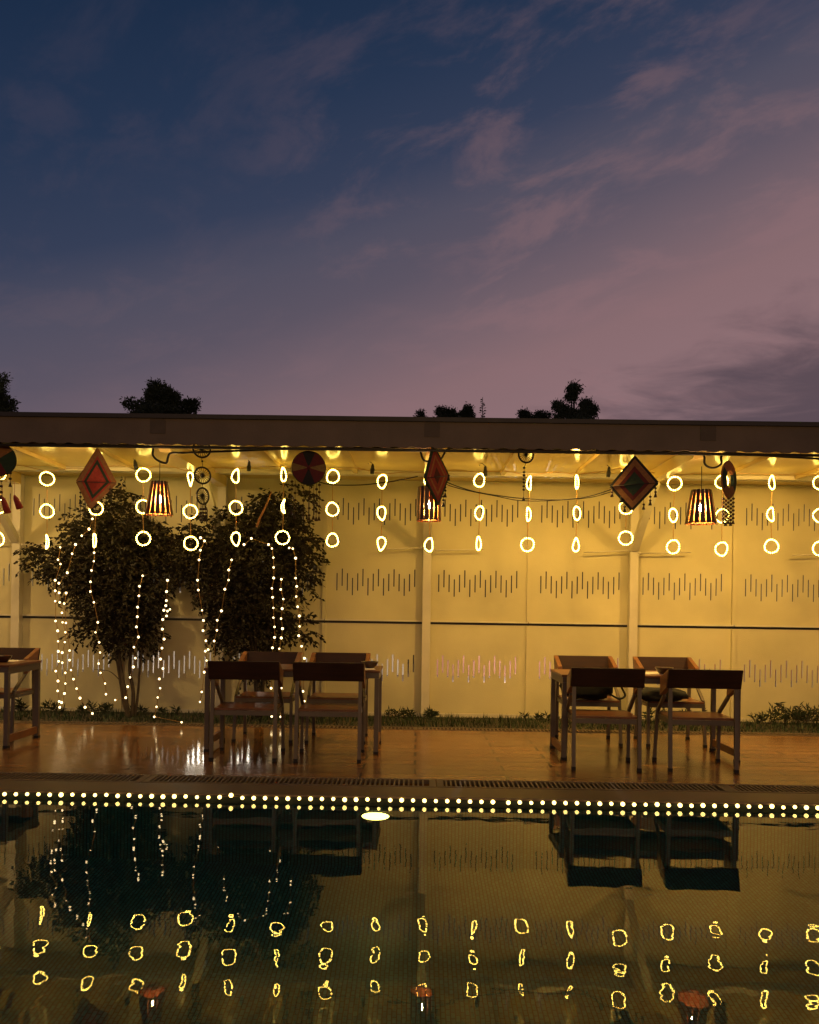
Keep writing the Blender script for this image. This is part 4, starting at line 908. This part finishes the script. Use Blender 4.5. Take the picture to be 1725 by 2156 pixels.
far_tree('broadleaf_tree', 'peaked small tree top next to the conifer', 34, 985, [(984, 862, 7, 9), (984, 872, 14, 11), (970, 877, 9, 7), (984, 892, 22, 16)], 35, .11, 900)
rn = random.Random(40); Yc = 36; bx_ = P(1016, 880, Yc).x; B0 = Vector((bx_, Yc, -.1)); tz = P(1016, 836, Yc).z
r = thing('conifer_tree', B0, 'slim pointed conifer above the middle of the roof', 'tree', 'trees beyond the canopy roof'); b = MB()
for i in range(420):
    t_ = rn.random() ** .7; z = tz - t_ * 4.2; R_ = .05 + .40 * t_ * rn.uniform(.3, 1.25) * (0.6 + .4 * math.sin(z * 9)); a_ = rn.uniform(0, 2 * PI); p = Vector((bx_ + R_ * .4 * math.cos(a_), Yc + R_ * .4 * math.sin(a_), z))
    leaf(b, p, Vector((math.cos(a_), math.sin(a_), rn.uniform(-.4, .5))), R_ * .9 + .05, .07, rn)
b.build('crown', M['leaff'], r, B0); MB().tube([B0, (bx_, Yc, tz)], [.12, .012], 6).build('trunk', M['bark'], r, B0)
far_tree('broadleaf_tree', 'low dark round bush left of the drooping tree', 30, 1105, [(1104, 873, 11, 8), (1105, 892, 16, 14)], 36, .09, 700)
far_tree('broadleaf_tree', 'flat dark bush just left of the drooping tree', 30, 1138, [(1138, 874, 10, 7), (1125, 879, 14, 4), (1152, 874, 8, 4), (1136, 893, 20, 14)], 37, .09, 750)
far_tree('drooping_tree', 'tall dark drooping tree with a tuft on top right of middle', 28, 1208, [(1209, 817, 15, 14), (1203, 834, 13, 10), (1175, 852, 10, 12), (1190, 862, 15, 12), (1180, 875, 14, 8), (1212, 870, 22, 10), (1234, 850, 13, 14), (1232, 868, 18, 14), (1250, 862, 8, 14), (1215, 892, 50, 14), (1170, 893, 25, 10)], 38, .10, 2400, kind='droop')

# ------------------------------------------------------------------ what stands behind the slitted wall
tag(MB().box(-9, -0.2, 16.6, 16.8, -0.3, 0.6).build('white_boundary_wall', M['whitewall'], None, (-4, 16.7, 0)), 'low white wall behind the slits on the left half', 'wall')
hb = thing('neighbour_house', (0, 20, 0), 'long dark house far behind the wall, seen only through its slits', 'house')
MB().box(-16, 16, 0, 5, -0.3, 5.2).build('wall', M['darkwall'], hb)
MB().box(-16.3, 16.3, -0.3, 5.3, 5.2, 5.4).build('roof', M['cap'], hb)
for wx in (-9.0, 9.5):
    w_ = MB().box(wx - 1.0, wx + 1.0, -0.03, -0.01, 1.0, 2.2).build('window', M['bag'], hb)
    MB().box(wx - 1.06, wx - 1.0, -0.06, -0.01, 0.94, 2.26).box(wx + 1.0, wx + 1.06, -0.06, -0.01, 0.94, 2.26).box(wx - 1.0, wx + 1.0, -0.06, -0.01, 2.2, 2.26).box(wx - 1.0, wx + 1.0, -0.06, -0.01, 0.94, 1.0).build('frame', M['cap'], w_)
sh = thing('added_kiosk', (-3.25, 14.0, 0), 'unseen pale kiosk added behind the wall to hold a lit window', 'kiosk')  # kiosk added so its glow streaks the wet deck through the slits
MB().box(-1.2, 1.2, 0, 2.0, -0.05, 1.55).build('wall', M['whitewall'], sh)
MB().box(-1.3, 1.3, -0.1, 2.1, 1.55, 1.63).build('roof', M['cap'], sh)
w_ = MB().box(-0.62, 0.68, -0.02, -0.005, 0.86, 1.42).build('window', M['window'], sh)
MB().box(-0.66, -0.62, -0.05, -0.005, 0.82, 1.46).box(0.68, 0.72, -0.05, -0.005, 0.82, 1.46).box(-0.62, 0.68, -0.05, -0.005, 1.42, 1.46).box(-0.62, 0.68, -0.05, -0.005, 0.82, 0.86).build('frame', M['cap'], w_)
tag(MB().box(0.2, 9, 16.6, 16.8, -0.3, 0.55).build('pink_boundary_wall', M['pinkwall'], None, (4, 16.7, 0)), 'low pink wall behind the slits on the right half', 'wall')
